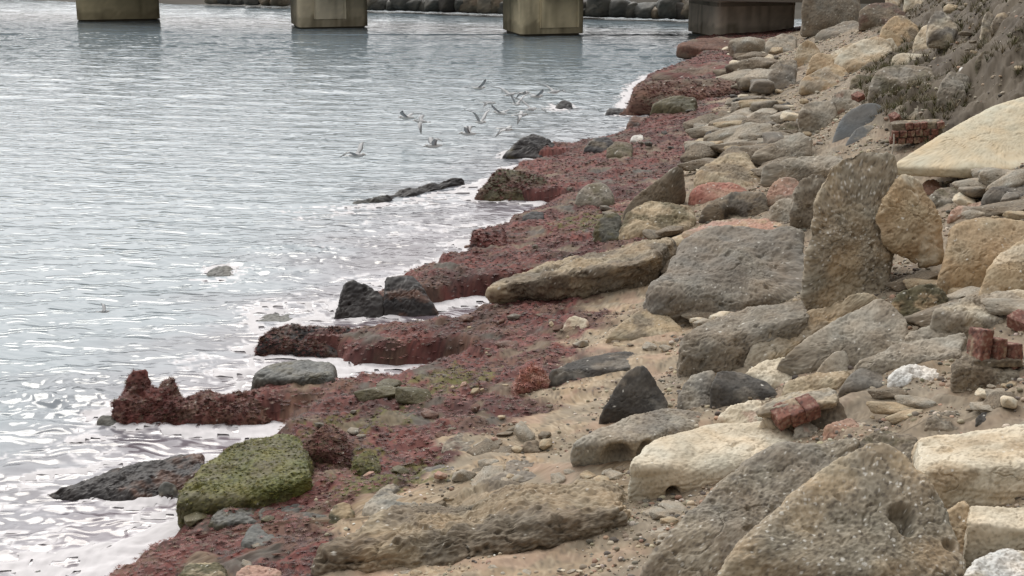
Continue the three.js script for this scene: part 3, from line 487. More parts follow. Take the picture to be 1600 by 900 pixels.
R(T, 'crusty cream stone right of the charcoal block', 'stone', 'cream', .5, [[1162, 602, 0], [1262, 605, 0], [1164, 578, .3], [1190, 562, .8], [1240, 558, 1], [1266, 580, .5]], { p: 10, rough: 1.4 });
R(T, 'low cream stone below the smooth oval stone', 'stone', 'sand', .35, [[1212, 618, 0], [1300, 612, 0], [1332, 590, .3], [1222, 596, .4], [1280, 580, .9], [1330, 574, 1]], { p: 10 });
R(T, 'pale chipped stone left of the brick lump', 'stone', 'cream', .4, [[1122, 666, 0], [1190, 668, 0], [1124, 644, .3], [1160, 626, .9], [1192, 620, 1]], { pal2: 'pink', mixAt: .2 });
R(T, 'pinkish grey stone with a pale cap in front of the brick lump', 'stone', 'pink', .3, [[1284, 688, 0], [1340, 684, 0], [1282, 670, .2], [1304, 656, .7], [1336, 654, 1], [1350, 668, .5]], { pal2: 'greypale', p: 12 });
R(T, 'little grey stone between the cream slab and the pinkish grey stone', 'stone', 'greypale', .25, [[1240, 682, 0], [1276, 686, 0], [1240, 664, .3], [1258, 652, .8], [1278, 664, .6]], { pal2: 'pink', mixAt: .15 });
R(T, 'mottled stone in the sand behind the broad cream slab', 'stone', 'brown', .35, [[1444, 672, 0], [1506, 672, 0], [1446, 652, .3], [1470, 640, .8], [1500, 642, 1]], { pal2: 'greypale', mixAt: .1 });
R(T, 'round dark pebble in the sand near the right edge', 'stone', 'dark', .22, [[1522, 664, 0], [1550, 664, 0], [1524, 650, .3], [1536, 640, .8], [1552, 644, .8]], { p: 8 });
// ---- middle of the pile
R(S, 'flat grey brown slab with a black shaded underside, left of the tabletop slab', 'slab', 'brown', 1.4, [[770, 462, .18], [860, 457, .18], [1000, 446, .18], [742, 460, .1], [790, 444, 0], [880, 428, 0], [1008, 410, 0], [812, 424, .5], [868, 406, .8], [960, 392, 1], [1070, 366, 1.1], [1030, 396, .3]], { p: 13, chips: 5, pal2: 'sand', mixAt: .0, layers: .014, under: .18, rough: 1.7 });
R(T, 'low triangular tan stone in front of the tabletop slab', 'stone', 'sand', .6, [[944, 528, 0], [1064, 528, 0], [960, 512, .2], [1008, 480, .9], [1030, 478, 1], [1066, 512, .3]], { p: 18, chips: 3, pal2: 'brown', mixAt: .1, rough: .6 });
R(T, 'small pale lump on the sand left of the low triangular stone', 'stone', 'cream', .25, [[878, 514, 0], [918, 516, 0], [880, 500, .4], [896, 490, .9], [922, 498, .6]], { p: 9, pal2: 'pink', mixAt: .1 });
R(T, 'dark grey knob at the left end of the tabletop slab', 'stone', 'slate', .3, [[1006, 484, 0], [1036, 486, 0], [1006, 464, .4], [1020, 456, .9], [1036, 462, .8]], { p: 10, near: .05 });
R(T, 'rounded green grey stone hollow beneath, at the edge of the red weed', 'stone', 'grey', .6, [[894, 316, 0], [958, 322, 0], [896, 300, .3], [920, 284, .8], [946, 280, 1], [964, 302, .4]], { p: 9, pal2: 'olive', mixAt: .12, rough: .5 });
R(T, 'dark brown log like stone slanting up through the rubble', 'stone', 'brown', .7, [[965, 345, 0], [1000, 345, 0], [970, 325, .1], [1050, 262, .95], [1066, 254, 1], [1072, 266, 1], [1012, 322, .3]], { p: 14, chips: 2, rough: .7 });
R(B, 'olive grey lumpy rock left of the red crusted stone', 'rock', 'sand', .9, [[965, 372, 0], [1068, 368, 0], [958, 345, .2], [990, 318, .7], [1040, 306, 1], [1090, 322, .9], [1090, 350, .2]], { p: 10, pal2: 'olive', mixAt: .05, rough: 1.3 });
R(T, 'dark olive stone at the upper end of the red weed', 'stone', 'olive', .6, [[926, 380, 0], [975, 376, 0], [926, 350, .3], [948, 330, .9], [970, 330, 1]], { p: 10, pal2: 'wetgrey' });
R(B, 'stone crusted bright coral red on its left shoulder', 'rock', 'coral', .6, [[1066, 318, 0], [1150, 316, 0], [1076, 298, .25], [1096, 284, .7], [1140, 282, 1], [1172, 296, .8]], { near: .1, p: 12, pal2: 'pink', mixAt: .25, rough: .8 });
R(B, 'dark brown arched rock in front of the coral red stone', 'rock', 'brown', .6, [[1088, 342, 0], [1112, 340, 0], [1168, 342, 0], [1200, 338, .05], [1092, 324, .1], [1122, 304, .5], [1168, 296, .9], [1200, 304, .6], [1202, 322, .2]], { p: 13, chips: 2, pal2: 'dark', mixAt: .05, dents: [[1145, 340, .05, .17, .14]] });
R(B, 'broad brown mound with a small dark peak behind the coral red stone', 'rock', 'sand', 1.4, [[1080, 290, 0], [1200, 292, 0], [1078, 272, .2], [1110, 246, .7], [1140, 236, .95], [1172, 236, 1], [1200, 268, .4]], { near: -.7, a: [1120, 292], p: 10, pal2: 'brown', mixAt: -.05, rough: 1.2 });
R(S, 'angular slab with a sharp raised brown end, near the long grey beam stone', 'slab', 'greypale', .7, [[1172, 244, .1], [1236, 248, 0], [1268, 242, 0], [1182, 234, .3], [1250, 206, .9], [1268, 216, .5]], { p: 22, chips: 2, pal2: 'brown', mixAt: .0 });
R(S, 'long grey beam shaped stone lying across behind the tallest boulder', 'slab', 'greypale', .5, [[1186, 280, .1], [1250, 278, 0], [1320, 262, .05], [1188, 256, .3], [1240, 246, .7], [1320, 236, 1], [1326, 250, .5]], { p: 13, pal2: 'grey', mixAt: .05, layers: .008 });
R(T, 'pale pinkish stone under the beam shaped stone', 'stone', 'pink', .5, [[1196, 318, 0], [1248, 318, 0], [1198, 290, .4], [1220, 274, .9], [1250, 276, 1]], { pal2: 'greypale' });
R(T, 'light grey stone left of the dark rounded stone', 'stone', 'greypale', .5, [[1200, 346, 0], [1244, 348, 0], [1202, 322, .3], [1216, 308, .8], [1246, 308, 1]], { p: 10 });
R(B, 'dark blue grey smooth rounded boulder curving up in the upper right', 'boulder', 'smooth', .8, [[1294, 234, 0], [1330, 228, .05], [1296, 212, .2], [1312, 180, .6], [1340, 158, .9], [1366, 152, 1], [1388, 166, .9], [1386, 190, .4]], { near: .55, p: 9, chips: 1, rough: .3 });
R(B, 'smaller blue grey smooth stone in front of the dark rounded boulder', 'boulder', 'smooth', .55, [[1316, 236, 0], [1376, 232, 0], [1320, 216, .3], [1340, 196, .8], [1368, 192, 1], [1390, 210, .7]], { near: .55, p: 9, chips: 1, rough: .3, pal2: 'greypale', mixAt: .25 });
R(T, 'square grey stone left of the dark rounded boulder', 'stone', 'greypale', .6, [[1250, 206, 0], [1300, 206, 0], [1248, 176, .2], [1254, 158, .8], [1306, 156, 1], [1312, 180, .4]], { pal2: 'brown', mixAt: .1 });
R(T, 'low olive stone left of the square grey stone', 'stone', 'brown', .5, [[1212, 216, 0], [1248, 214, 0], [1212, 202, .3], [1228, 188, .9], [1246, 188, 1]], { pal2: 'olive', p: 10 });
R(T, 'grey stone with a red patch behind the dark rounded boulder', 'stone', 'greypale', .5, [[1296, 170, 0], [1352, 168, 0], [1296, 150, .4], [1320, 136, .9], [1350, 140, 1]], { pal2: 'pink', mixAt: .15 });
R(S, 'pale beam shaped stone on top of the red brick wall piece', 'slab', 'greypale', .6, [[1392, 184, 0], [1450, 190, 0], [1512, 186, .1], [1394, 170, .4], [1430, 158, .9], [1500, 160, 1]], { pal2: 'cream', mixAt: .1, hang: .05 });
R(S, 'olive grey long block below the pale log of the tan boulders', 'block', 'grey', .9, [[1358, 146, 0], [1400, 150, 0], [1460, 142, .05], [1356, 124, .2], [1376, 104, .8], [1456, 100, 1], [1466, 118, .5]], { p: 13, pal2: 'olive', mixAt: .1 });
R(T, 'grey stone at the foot of the soil bank beside the long block', 'stone', 'grey', .8, [[1462, 160, 0], [1510, 162, 0], [1464, 130, .3], [1480, 108, .9], [1512, 110, 1], [1520, 135, .5]], { pal2: 'brown', p: 11 });
R(S, 'tan flat rock below the bulging tan boulders', 'rock', 'tan', 1.1, [[1244, 140, 0], [1330, 138, 0], [1246, 124, .2], [1278, 108, .7], [1305, 95, 1], [1330, 112, .7]], { p: 12, pal2: 'greypale', mixAt: .05 });
R(T, 'small olive stone between the tan flat rock and the long block', 'stone', 'olive', .6, [[1326, 138, 0], [1360, 138, 0], [1328, 122, .4], [1344, 114, .9], [1360, 118, .9]], { pal2: 'brown' });
R(B, 'tan domed boulder leftmost of the tan boulders', 'boulder', 'tan', .8, [[1238, 108, 0], [1280, 104, .1], [1238, 86, .3], [1248, 66, .7], [1262, 56, 1], [1282, 68, .9]], { p: 9, pal2: 'cream', mixAt: .2 });
R(T, 'tan stone nestled right of the domed tan boulder', 'boulder', 'tan', .8, [[1258, 112, 0], [1306, 108, 0], [1260, 96, .3], [1274, 80, .9], [1304, 82, 1]], { p: 9 });
R(B, 'bulging cream tan boulder, largest of the tan boulders', 'boulder', 'cream', 1.2, [[1324, 108, 0], [1350, 112, 0], [1390, 98, .1], [1300, 84, .5], [1326, 70, .6], [1352, 54, .9], [1382, 50, 1], [1402, 66, .8]], { p: 9, pal2: 'tan', mixAt: -.05 });
R(T, 'cream stone bridging the domed and the bulging boulders', 'boulder', 'cream', .9, [[1296, 100, 0], [1334, 98, 0], [1296, 80, .5], [1320, 68, .9], [1344, 62, 1]], { p: 9, pal2: 'tan', mixAt: .1 });
R(T, 'pointed cream stone leaning on the bulging boulder', 'stone', 'cream', .5, [[1372, 84, .1], [1390, 90, 0], [1368, 66, .4], [1392, 56, 1], [1404, 74, .6]], { p: 18, near: .5 });
R(B, 'tan humped boulder behind the bulging boulder', 'boulder', 'tan', 1.2, [[1372, 78, 0], [1434, 74, 0], [1374, 44, .4], [1394, 22, .9], [1412, 16, 1], [1436, 42, .7]], { p: 10, pal2: 'brown', mixAt: .2 });
R(B, 'cream sided boulder right of the humped boulder', 'boulder', 'cream', .8, [[1426, 78, 0], [1466, 76, 0], [1426, 66, .3], [1440, 38, .9], [1452, 34, 1], [1468, 60, .5]], { p: 12, pal2: 'sand' });
R(B, 'grey white pointed boulder against the soil bank', 'boulder', 'slate', .8, [[1450, 50, .2], [1488, 66, 0], [1448, 34, .5], [1462, 12, 1], [1474, 14, 1], [1500, 40, .5]], { p: 12, pal2: 'cream', mixAt: .1 });
R(S, 'pale log like stone under the cream sided boulder', 'stone', 'cream', .4, [[1392, 100, 0], [1456, 102, 0], [1390, 86, .5], [1410, 80, .9], [1454, 84, 1]], { p: 9, rough: .5 });
R(S, 'grey slab sloping below the bridge end', 'slab', 'grey', 1.4, [[1270, 68, 0], [1350, 52, .1], [1268, 52, .2], [1300, 38, .7], [1334, 30, 1], [1354, 40, .6]], { p: 13, pal2: 'slate' });
R(T, 'grey rock highest beside the bridge end', 'rock', 'grey', 1.2, [[1288, 42, 0], [1336, 40, 0], [1290, 26, .4], [1312, 14, .9], [1334, 22, 1]], { pal2: 'brown' });
R(T, 'grey stone left of the domed tan boulder', 'stone', 'grey', 1.0, [[1202, 118, 0], [1246, 120, 0], [1204, 100, .3], [1226, 90, .8], [1246, 92, 1]], { pal2: 'brown', p: 12 });
R(T, 'dark grey angular block below the domed tan boulder', 'stone', 'slate', .9, [[1196, 140, 0], [1244, 138, 0], [1200, 112, .3], [1222, 96, .9], [1244, 104, .9]], { pal2: 'grey', p: 16 });
R(T, 'low grey rock in front of the last pier', 'rock', 'greypale', 1.4, [[1196, 80, 0], [1244, 82, 0], [1196, 64, .4], [1220, 52, .9], [1246, 56, 1]], { pal2: 'grey' });
R(T, 'white topped block highest at the head of the bank', 'stone', 'cream', 1.0, [[1346, 12, 0], [1384, 12, 0], [1346, -8, .4], [1364, -18, .9], [1386, -12, 1]], { p: 14 });
R(T, 'second pale block at the head of the bank', 'stone', 'cream', 1.0, [[1384, 12, 0], [1404, 12, 0], [1384, -6, .4], [1394, -12, .9], [1408, -8, 1]], { p: 14, pal2: 'tan' });
R(T, 'third pale block at the head of the bank, nearest the soil', 'stone', 'cream', 1.0, [[1414, 14, 0], [1444, 12, 0], [1414, -8, .4], [1424, -16, .9], [1448, -10, 1]], { p: 14 });
R(B, 'pale upright stone set in the soil bank', 'stone', 'greypale', .6, [[1532, 52, 0], [1550, 58, 0], [1534, 30, .3], [1544, 12, .9], [1552, 20, .9]], { p: 12, near: .25, pal2: 'cream' });
R(B, 'brown block bedded in the soil bank right of the pale upright stone', 'rock', 'brown', .7, [[1548, 60, 0], [1578, 58, .1], [1550, 34, .3], [1558, 20, .8], [1584, 18, 1]], { near: .25, pal2: 'sand', mixAt: .1 });
R(B, 'olive lump of earthy rock low on the soil bank', 'rock', 'olive', .6, [[1524, 118, 0], [1548, 116, 0], [1524, 92, .3], [1538, 76, .8], [1550, 82, .9]], { near: .25, pal2: 'brown' });
R(T, 'white stone caught on the lower soil bank', 'stone', 'white', .3, [[1498, 112, 0], [1516, 110, 0], [1500, 106, .4], [1516, 102, .9]], { near: .2 });
R(S, 'large smooth pale sandstone slab sloping at the right edge', 'slab', 'plain', 2.2, [[1396, 258, .1], [1500, 262, 0], [1720, 264, 0], [1404, 248, .18], [1440, 226, .35], [1530, 176, .8], [1592, 151, 1], [1740, 149, 1.05]], { p: 22, chips: 0, rough: .4, step: 3, a: [1598, 264], near: .05, layers: .004 });
R(T, 'pink brown stone lying on the foot of the smooth pale slab', 'stone', 'pink', .45, [[1526, 278, 0], [1578, 276, 0], [1528, 262, .3], [1556, 248, .8], [1580, 254, .9]], { pal2: 'brown', near: .2 });
R(T, 'dark flat stone on the foot of the smooth pale slab', 'stone', 'dark', .3, [[1448, 268, 0], [1484, 266, 0], [1450, 258, .5], [1478, 254, 1]], { near: .1 });
R(T, 'small grey cube like stone against the smooth pale slab', 'stone', 'greypale', .3, [[1532, 250, 0], [1550, 248, 0], [1532, 240, .5], [1548, 236, 1]], { near: .25, hang: .1 });
R(S, 'dark slate slab at the right edge under the smooth pale slab', 'slab', 'slate', .5, [[1534, 310, 0], [1640, 314, 0], [1536, 298, .2], [1570, 286, .9], [1640, 288, 1]], { pal2: 'dark' });
R(S, 'second dark flat slab at the right edge above the slate slab', 'slab', 'grey', .4, [[1582, 258, 0], [1640, 258, 0], [1584, 250, .5], [1640, 244, 1]], { near: .2 });
R(S, 'olive grey flat stone right of the pitted tan boulder', 'stone', 'grey', .5, [[1450, 318, 0], [1500, 320, 0], [1452, 302, .3], [1470, 290, .9], [1500, 292, 1]], { pal2: 'olive', mixAt: .15 });
R(S, 'pinkish flat slab above the smooth tan boulder', 'slab', 'pink', .5, [[1476, 342, 0], [1540, 340, 0], [1620, 332, .1], [1480, 326, .3], [1520, 314, .9], [1620, 316, 1]], { pal2: 'greypale', mixAt: .05 });
R(T, 'pinkish stone above the pitted tan boulder', 'stone', 'pink', .35, [[1438, 300, 0], [1480, 302, 0], [1440, 286, .4], [1460, 278, 1]], {});
// ---- the weedy shore and the rocks at the water
const wet = { mat: 'wet' }, damp = { mat: 'damp' };
R(L, 'red weed ledge tip with two horn like knobs, nearest at the left', 'rock ledge', 'red', .7, [[170, 654, .1], [230, 668, 0], [290, 668, 0], [172, 630, .3], [198, 612, .5], [208, 598, .6], [258, 600, .6], [284, 614, .6], [306, 640, .3]], { p: 11, ...damp, weed: 'red', rough: 1.5, pal2: 'redbrown', near: -.05 });
R(L, 'upright red weed knob on the nearest ledge tip, taller of two', 'rock', 'red', .3, [[192, 622, 0], [240, 622, 0], [198, 596, .3], [204, 575, .6], [230, 575, .6], [236, 596, .3]], { p: 16, ...damp, weed: 'red', a: [216, 640] });
R(T, 'short dark red knob right of the taller knob', 'rock', 'redbrown', .3, [[242, 622, 0], [284, 622, 0], [246, 602, .3], [262, 588, .8], [272, 588, .8]], { ...damp, weed: 'red', a: [262, 640] });
R(L, 'black wet shelf with dark weed reaching left into the surf', 'rock ledge', 'black', .8, [[44, 780, .05], [100, 788, 0], [250, 788, 0], [60, 768, .15], [100, 757, .3], [160, 742, .6], [250, 712, 1], [325, 702, 1.1], [330, 735, .6], [290, 770, .2]], { ...wet, p: 12, rough: 1.3, pal2: 'redbrown', mixAt: .15 });
R(T, 'dark green wet rock between the black shelf and the mossy boulder', 'rock', 'wetgrey', .5, [[220, 752, 0], [320, 760, 0], [236, 730, .4], [270, 716, .8], [320, 708, 1]], { ...wet, pal2: 'moss', mixAt: .15, near: .15 });
R(B, 'bright mossy green boulder at the surf edge', 'boulder', 'moss', 1.5, [[270, 792, 0], [340, 800, 0], [404, 778, .05], [484, 744, .2], [280, 768, .15], [326, 722, .6], [390, 690, .9], [448, 680, 1], [484, 700, .8]], { p: 16, chips: 3, ...damp, rough: .9, weed: 'moss', pal2: 'olive', mixAt: -.1, near: -.12 });
R(T, 'pale capped grey post stone in front of the mossy boulder', 'stone', 'wetgrey', .2, [[248, 788, 0], [274, 790, 0], [246, 764, .2], [254, 750, .6], [276, 750, .7], [280, 764, .4]], { ...damp, p: 10, near: .12, pal2: 'greypale', mixAt: .1 });
R(T, 'grey stone pair at the foot of the mossy boulder, larger one', 'stone', 'grey', .3, [[412, 778, 0], [458, 778, 0], [414, 764, .3], [430, 752, .8], [458, 750, 1]], { p: 9, pal2: 'brown' });
R(T, 'pale grey pebble right of the stone at the mossy boulder', 'stone', 'greypale', .25, [[466, 766, 0], [496, 766, 0], [468, 754, .3], [480, 746, .8], [496, 750, .8]], { p: 8 });
R(B, 'brown rock with a toothed pale cavity right of the mossy boulder', 'rock', 'redbrown', .7, [[462, 735, 0], [548, 736, 0], [460, 712, .15], [480, 684, .5], [516, 660, .9], [540, 668, .9], [550, 700, .4]], { pal2: 'olive', mixAt: .1, p: 10, dents: [[505, 718, .1, .16, .12]], weed: 'red', rough: 1.3 });
for (const [x, y, w] of [[489, 716, 7], [505, 715, 10], [519, 714, 12], [537, 710, 8]]) R(T, 'pale tooth shaped stone in the cavity of the brown rock', 'stone', 'sand', .12, [[x - w, y + 12, 0], [x + w, y + 12, 0], [x - w * .8, y - 4, .3], [x + w * .4, y - 10, .8]], { group: 'pale teeth in the rock cavity', p: 9, near: .3, hang: .02 });
R(T, 'dark green mound right of the toothed cavity', 'rock', 'olive', .4, [[546, 742, 0], [600, 740, 0], [548, 718, .3], [570, 702, .9], [590, 708, .9]], { pal2: 'moss', weed: 'moss', p: 9 });
R(B, 'greenish wet slab at the inlet below the mossy boulder', 'rock', 'wetgrey', .6, [[318, 822, 0], [400, 815, .05], [326, 806, .2], [360, 788, .6], [410, 776, 1], [420, 795, .6]], { ...wet, pal2: 'olive', mixAt: .15 });
R(S, 'worn grey ledge between the mossy boulder and the olive round stone', 'ledge', 'wetgrey', .8, [[400, 815, 0], [510, 812, 0], [402, 798, .3], [450, 778, .8], [540, 770, 1]], { pal2: 'redbrown', mixAt: .1 });
R(T, 'dark flat wet stone set in the red weed at the bottom left', 'stone', 'wetgrey', .5, [[376, 852, 0], [440, 856, 0], [378, 836, .3], [400, 818, .9], [452, 822, 1]], { ...damp, rough: .6 });
R(T, 'round olive stone above the long shaded ledge', 'stone', 'olive', .35, [[512, 818, 0], [550, 818, 0], [512, 800, .3], [526, 784, .8], [548, 784, .9], [556, 800, .5]], { p: 8, pal2: 'tan', mixAt: .15 });
R(S, 'grey rock with an eye like hollow above the long shaded ledge', 'rock', 'greypale', .7, [[560, 806, 0], [655, 800, 0], [566, 790, .2], [590, 768, .6], [606, 754, .9], [640, 760, .9], [662, 782, .5]], { pal2: 'wetgrey', mixAt: .1, p: 11, dents: [[630, 768, .6, .09, .1]] });
R(S, 'long weathered grey brown ledge with a dark rough front, lower middle', 'rock ledge', 'brown', 1.3, [[466, 892, .02], [600, 884, 0], [700, 872, 0], [800, 866, 0], [900, 834, .05], [1000, 786, .2], [472, 868, .1], [540, 848, .15], [660, 834, .12], [800, 820, .14], [900, 796, .24], [996, 766, .4], [640, 794, .75], [760, 770, 1], [880, 760, 1.1], [960, 754, 1.05]], { p: 13, chips: 6, pal2: 'sand', mixAt: -.02, layers: .02, rough: 2.0, a: [700, 884] });
R(S, 'purple grey slate flake lying in the sand', 'slab', 'slate', .8, [[762, 756, 0], [850, 756, 0], [888, 744, .1], [764, 744, .2], [800, 716, .7], [848, 706, 1], [872, 722, .8]], { p: 16, layers: .02, bury: .2 });
R(T, 'small brown block beside the purple grey slate flake', 'stone', 'brown', .2, [[818, 704, 0], [848, 706, 0], [818, 692, .4], [832, 686, .9], [850, 694, .8]], {});
R(T, 'grey weathered lump at the edge of the sand below the red weed', 'rock', 'grey', .5, [[690, 706, 0], [760, 708, 0], [692, 690, .3], [724, 676, .9], [770, 684, .9]], { pal2: 'redbrown', mixAt: .05 });
R(S, 'grey flat stone left of the slate flake', 'stone', 'slate', .5, [[655, 742, 0], [730, 732, .1], [660, 730, .4], [700, 714, .9], [734, 712, 1]], { pal2: 'wetgrey' });
R(T, 'smooth grey stone cut by the bottom edge under the long ledge', 'stone', 'greypale', .35, [[520, 905, 0], [600, 900, 0], [526, 886, .3], [560, 870, .9], [590, 872, 1]], { p: 9, near: .15 });
R(T, 'olive brown boulder cut by the bottom edge in the red weed', 'boulder', 'olive', .5, [[270, 930, 0], [365, 930, 0], [272, 894, .2], [300, 876, .8], [340, 876, .9], [360, 894, .4]], { p: 9, pal2: 'sand', mixAt: .15 });
R(T, 'pinkish chipped stone at the bottom edge right of the olive brown boulder', 'stone', 'pink', .4, [[362, 920, 0], [440, 920, 0], [366, 894, .3], [390, 880, .8], [440, 890, .9]], { p: 14 });
R(B, 'coral pink tufted round lump on the sand beside the flat dark slab', 'weed lump', 'coral', .4, [[804, 610, 0], [850, 614, 0], [802, 592, .2], [818, 572, .6], [842, 570, .8], [860, 590, .4]], { p: 8, rough: 2.2, weed: 'coral', pal2: 'pink', mixAt: .2 });
R(L, 'dark ledge tip on the left of the second red finger', 'rock ledge', 'black', .6, [[394, 556, .05], [450, 560, 0], [560, 560, 0], [396, 530, .2], [420, 512, .6], [436, 504, .8], [560, 512, 1]], { ...damp, pal2: 'redbrown', mixAt: .0, p: 12, weed: 'red' });
R(B, 'black pinnacle rock in the surf left of the square dark rock', 'rock', 'black', .7, [[520, 498, 0], [600, 500, 0], [526, 470, .3], [538, 444, .6], [546, 436, .7], [566, 440, .7], [600, 462, .5]], { ...wet, p: 14, rough: 1.4 });
R(B, 'square dark rock in the surf beside the black pinnacle', 'rock', 'black', .7, [[596, 498, 0], [690, 496, .1], [600, 460, .3], [602, 432, .8], [650, 430, .9], [664, 460, .4]], { ...wet, p: 14, pal2: 'redbrown', mixAt: .15 });
R(T, 'half sunk dark hump left of the second red finger', 'rock', 'wetgrey', .5, [[395, 505, 0], [470, 503, 0], [400, 497, .3], [430, 488, .8], [470, 490, 1]], { ...wet, p: 9 });
R(T, 'round grey stone alone in the surf by the nearest ledge tip', 'stone', 'wetgrey', .25, [[150, 672, 0], [190, 670, 0], [148, 656, .3], [158, 645, .7], [178, 647, .8], [192, 660, .5]], { ...damp, p: 8, rough: .5 });
R(T, 'lone dark rock awash in open water at the left', 'rock', 'wetgrey', .6, [[316, 434, 0], [372, 434, 0], [320, 424, .3], [342, 414, .8], [362, 414, .9], [376, 428, .4]], { ...wet, p: 9 });
R(T, 'dark rock awash beside the flock of birds', 'rock', 'black', .7, [[866, 170, 0], [896, 171, 0], [870, 160, .4], [882, 154, .8], [894, 160, .7]], { ...wet, p: 10 });
R(T, 'dark round stone in the foam at the bottom left corner', 'stone', 'wetgrey', .3, [[32, 902, 0], [74, 902, 0], [34, 888, .3], [48, 880, .8], [68, 882, .9]], { ...wet, p: 8 });
R(T, 'second dark stone in the foam right of the corner stone', 'stone', 'wetgrey', .3, [[96, 884, 0], [140, 886, 0], [100, 878, .3], [116, 870, .8], [138, 874, .9]], { ...wet, p: 8 });
R(L, 'dark olive point with a flat red top, mid shore', 'rock ledge', 'olive', .9, [[732, 312, 0], [800, 316, 0], [850, 314, .1], [740, 300, .15], [764, 280, .5], [775, 262, .9], [810, 262, 1], [860, 270, .9]], { ...damp, p: 11, pal2: 'redbrown', mixAt: .1, weed: 'red' });
R(B, 'double humped black rock at the water above the olive point', 'rock', 'black', 1.0, [[778, 246, 0], [880, 250, .05], [790, 234, .2], [808, 216, .6], [818, 208, .8], [838, 208, .9], [856, 214, .9], [884, 236, .5]], { ...wet, p: 11, pal2: 'olive', mixAt: .1, rough: 1.4 });
R(T, 'rounded black rock at the water right of the double humped rock', 'rock', 'black', .8, [[906, 236, 0], [962, 238, 0], [916, 224, .3], [932, 212, .8], [950, 212, .9], [966, 226, .5]], { ...damp, p: 10, pal2: 'brown' });
R(T, 'brown green rock beside the rounded black rock', 'rock', 'brown', .8, [[946, 246, 0], [990, 244, 0], [948, 230, .4], [964, 218, .9], [988, 222, .9]], { pal2: 'olive', p: 10 });
R(T, 'dark red tip nosing into the foam, mid shore', 'rock ledge', 'red', .6, [[732, 386, 0], [790, 388, 0], [732, 370, .2], [742, 356, .7], [790, 354, 1]], { ...damp, pal2: 'black', mixAt: .15, p: 10, weed: 'red' });
R(T, 'small dark rock at the foam edge above the red tip', 'rock', 'black', .5, [[815, 345, 0], [850, 346, 0], [818, 334, .4], [832, 328, .9], [850, 332, .9]], { ...damp, p: 10 });
R(L, 'red brown flat topped ledge, farther along the shore', 'rock ledge', 'redbrown', 1.6, [[974, 164, .02], [1040, 172, 0], [1120, 160, 0], [1186, 146, .1], [980, 146, .2], [990, 132, .5], [1040, 124, .8], [1150, 118, 1], [1190, 130, .7]], { p: 13, pal2: 'brown', mixAt: .05, weed: 'red', layers: .01 });
R(T, 'olive rock under the front of the flat topped red brown ledge', 'rock', 'olive', .8, [[1010, 178, 0], [1090, 172, 0], [1014, 160, .3], [1050, 148, .9], [1090, 150, 1]], { p: 10, ...damp });
R(T, 'low black rock lying at the water below the flat topped ledge', 'rock', 'black', .6, [[940, 180, 0], [984, 180, 0], [944, 172, .3], [962, 167, .9], [984, 170, 1]], { ...wet, p: 10 });
R(L, 'dark stepped ledge with a white streak at the water', 'rock ledge', 'redbrown', .9, [[976, 204, 0], [1060, 200, .1], [980, 188, .3], [986, 180, .7], [1060, 184, 1]], { ...damp, pal2: 'black', p: 14 });
R(T, 'black angular stone on the pale shore below the far ledge', 'stone', 'dark', .8, [[1092, 222, 0], [1150, 218, 0], [1100, 208, .4], [1126, 198, .9], [1150, 202, .9]], { p: 16 });
R(T, 'white stone on the shore right of the rounded black rock', 'stone', 'white', .4, [[984, 220, 0], [1006, 221, 0], [986, 212, .4], [1004, 209, 1]], { p: 10 });
R(L, 'farthest dark red shelf running out toward the bridge', 'rock ledge', 'redbrown', 2.6, [[1056, 74, 0], [1130, 84, 0], [1200, 80, .1], [1064, 64, .4], [1100, 58, .8], [1200, 58, 1]], { pal2: 'brown', p: 12 });
R(L, 'second far dark ledge stepping up from the water', 'rock ledge', 'red', 2.0, [[1014, 124, 0], [1100, 122, 0], [1180, 112, .2], [1020, 112, .3], [1080, 102, .8], [1180, 92, 1]], { pal2: 'brown', p: 12 });
R(S, 'olive grey slab in the shingle below the angular raised slab', 'slab', 'brown', .9, [[1156, 204, 0], [1222, 200, 0], [1158, 188, .3], [1186, 174, .9], [1226, 180, .9]], { pal2: 'greypale' });
R(T, 'brown stone at the end of the flat topped ledge', 'stone', 'brown', .8, [[1140, 176, 0], [1164, 176, 0], [1142, 164, .4], [1154, 156, .9]], {});
R(B, 'grey brown rock mass filling the corner beside the last pier', 'rock', 'grey', 1.6, [[1252, 52, 0], [1330, 44, 0], [1250, 10, .1], [1256, -30, .4], [1300, -40, 1], [1345, -20, .8], [1350, 20, .3]], { p: 13, pal2: 'brown', mixAt: .05 });
R(T, 'dark brown rock behind the tan boulders at the head of the bank', 'rock', 'brown', 1.4, [[1340, 44, 0], [1400, 40, 0], [1340, 14, .3], [1360, 2, .8], [1400, 4, 1], [1420, 20, .6]], { p: 12, pal2: 'redbrown', mixAt: .1 });
R(T, 'smooth grey green rock with the surf washing over it, left of the second red finger', 'rock', 'wetgrey', .8, [[384, 598, 0], [455, 604, 0], [530, 590, 0], [392, 580, .25], [430, 565, .6], [480, 558, .85], [528, 566, .8]], { ...wet, p: 10, rough: .7, pal2: 'olive', mixAt: .15 });
{
  const P3 = []; [[545, 324, .03], [590, 318, .05], [640, 309, .07], [690, 297, .11], [726, 290, .17]].forEach(([x, y, h]) => { const p = onHeight(x, y, 0); P3.push([p[0], -.2, p[2] + .12], [p[0], h * .6, p[2]], [p[0] + .02, h, p[2] - .25], [p[0], -.2, p[2] - .45]); });
  const geo = hullRock(P3, { pal: 'black', pal2: 'wetgrey', mixAt: .2, px: 85, p: 12, chips: 4, rough: 1.6, cap: 200 });
  const m = tag(new THREE.Mesh(geo, M.wet), 'reef', 'long thin dark reef awash in the water left of the dark olive point', 'reef'); m.position.set(...geo.userData.base); scene.add(m);
}
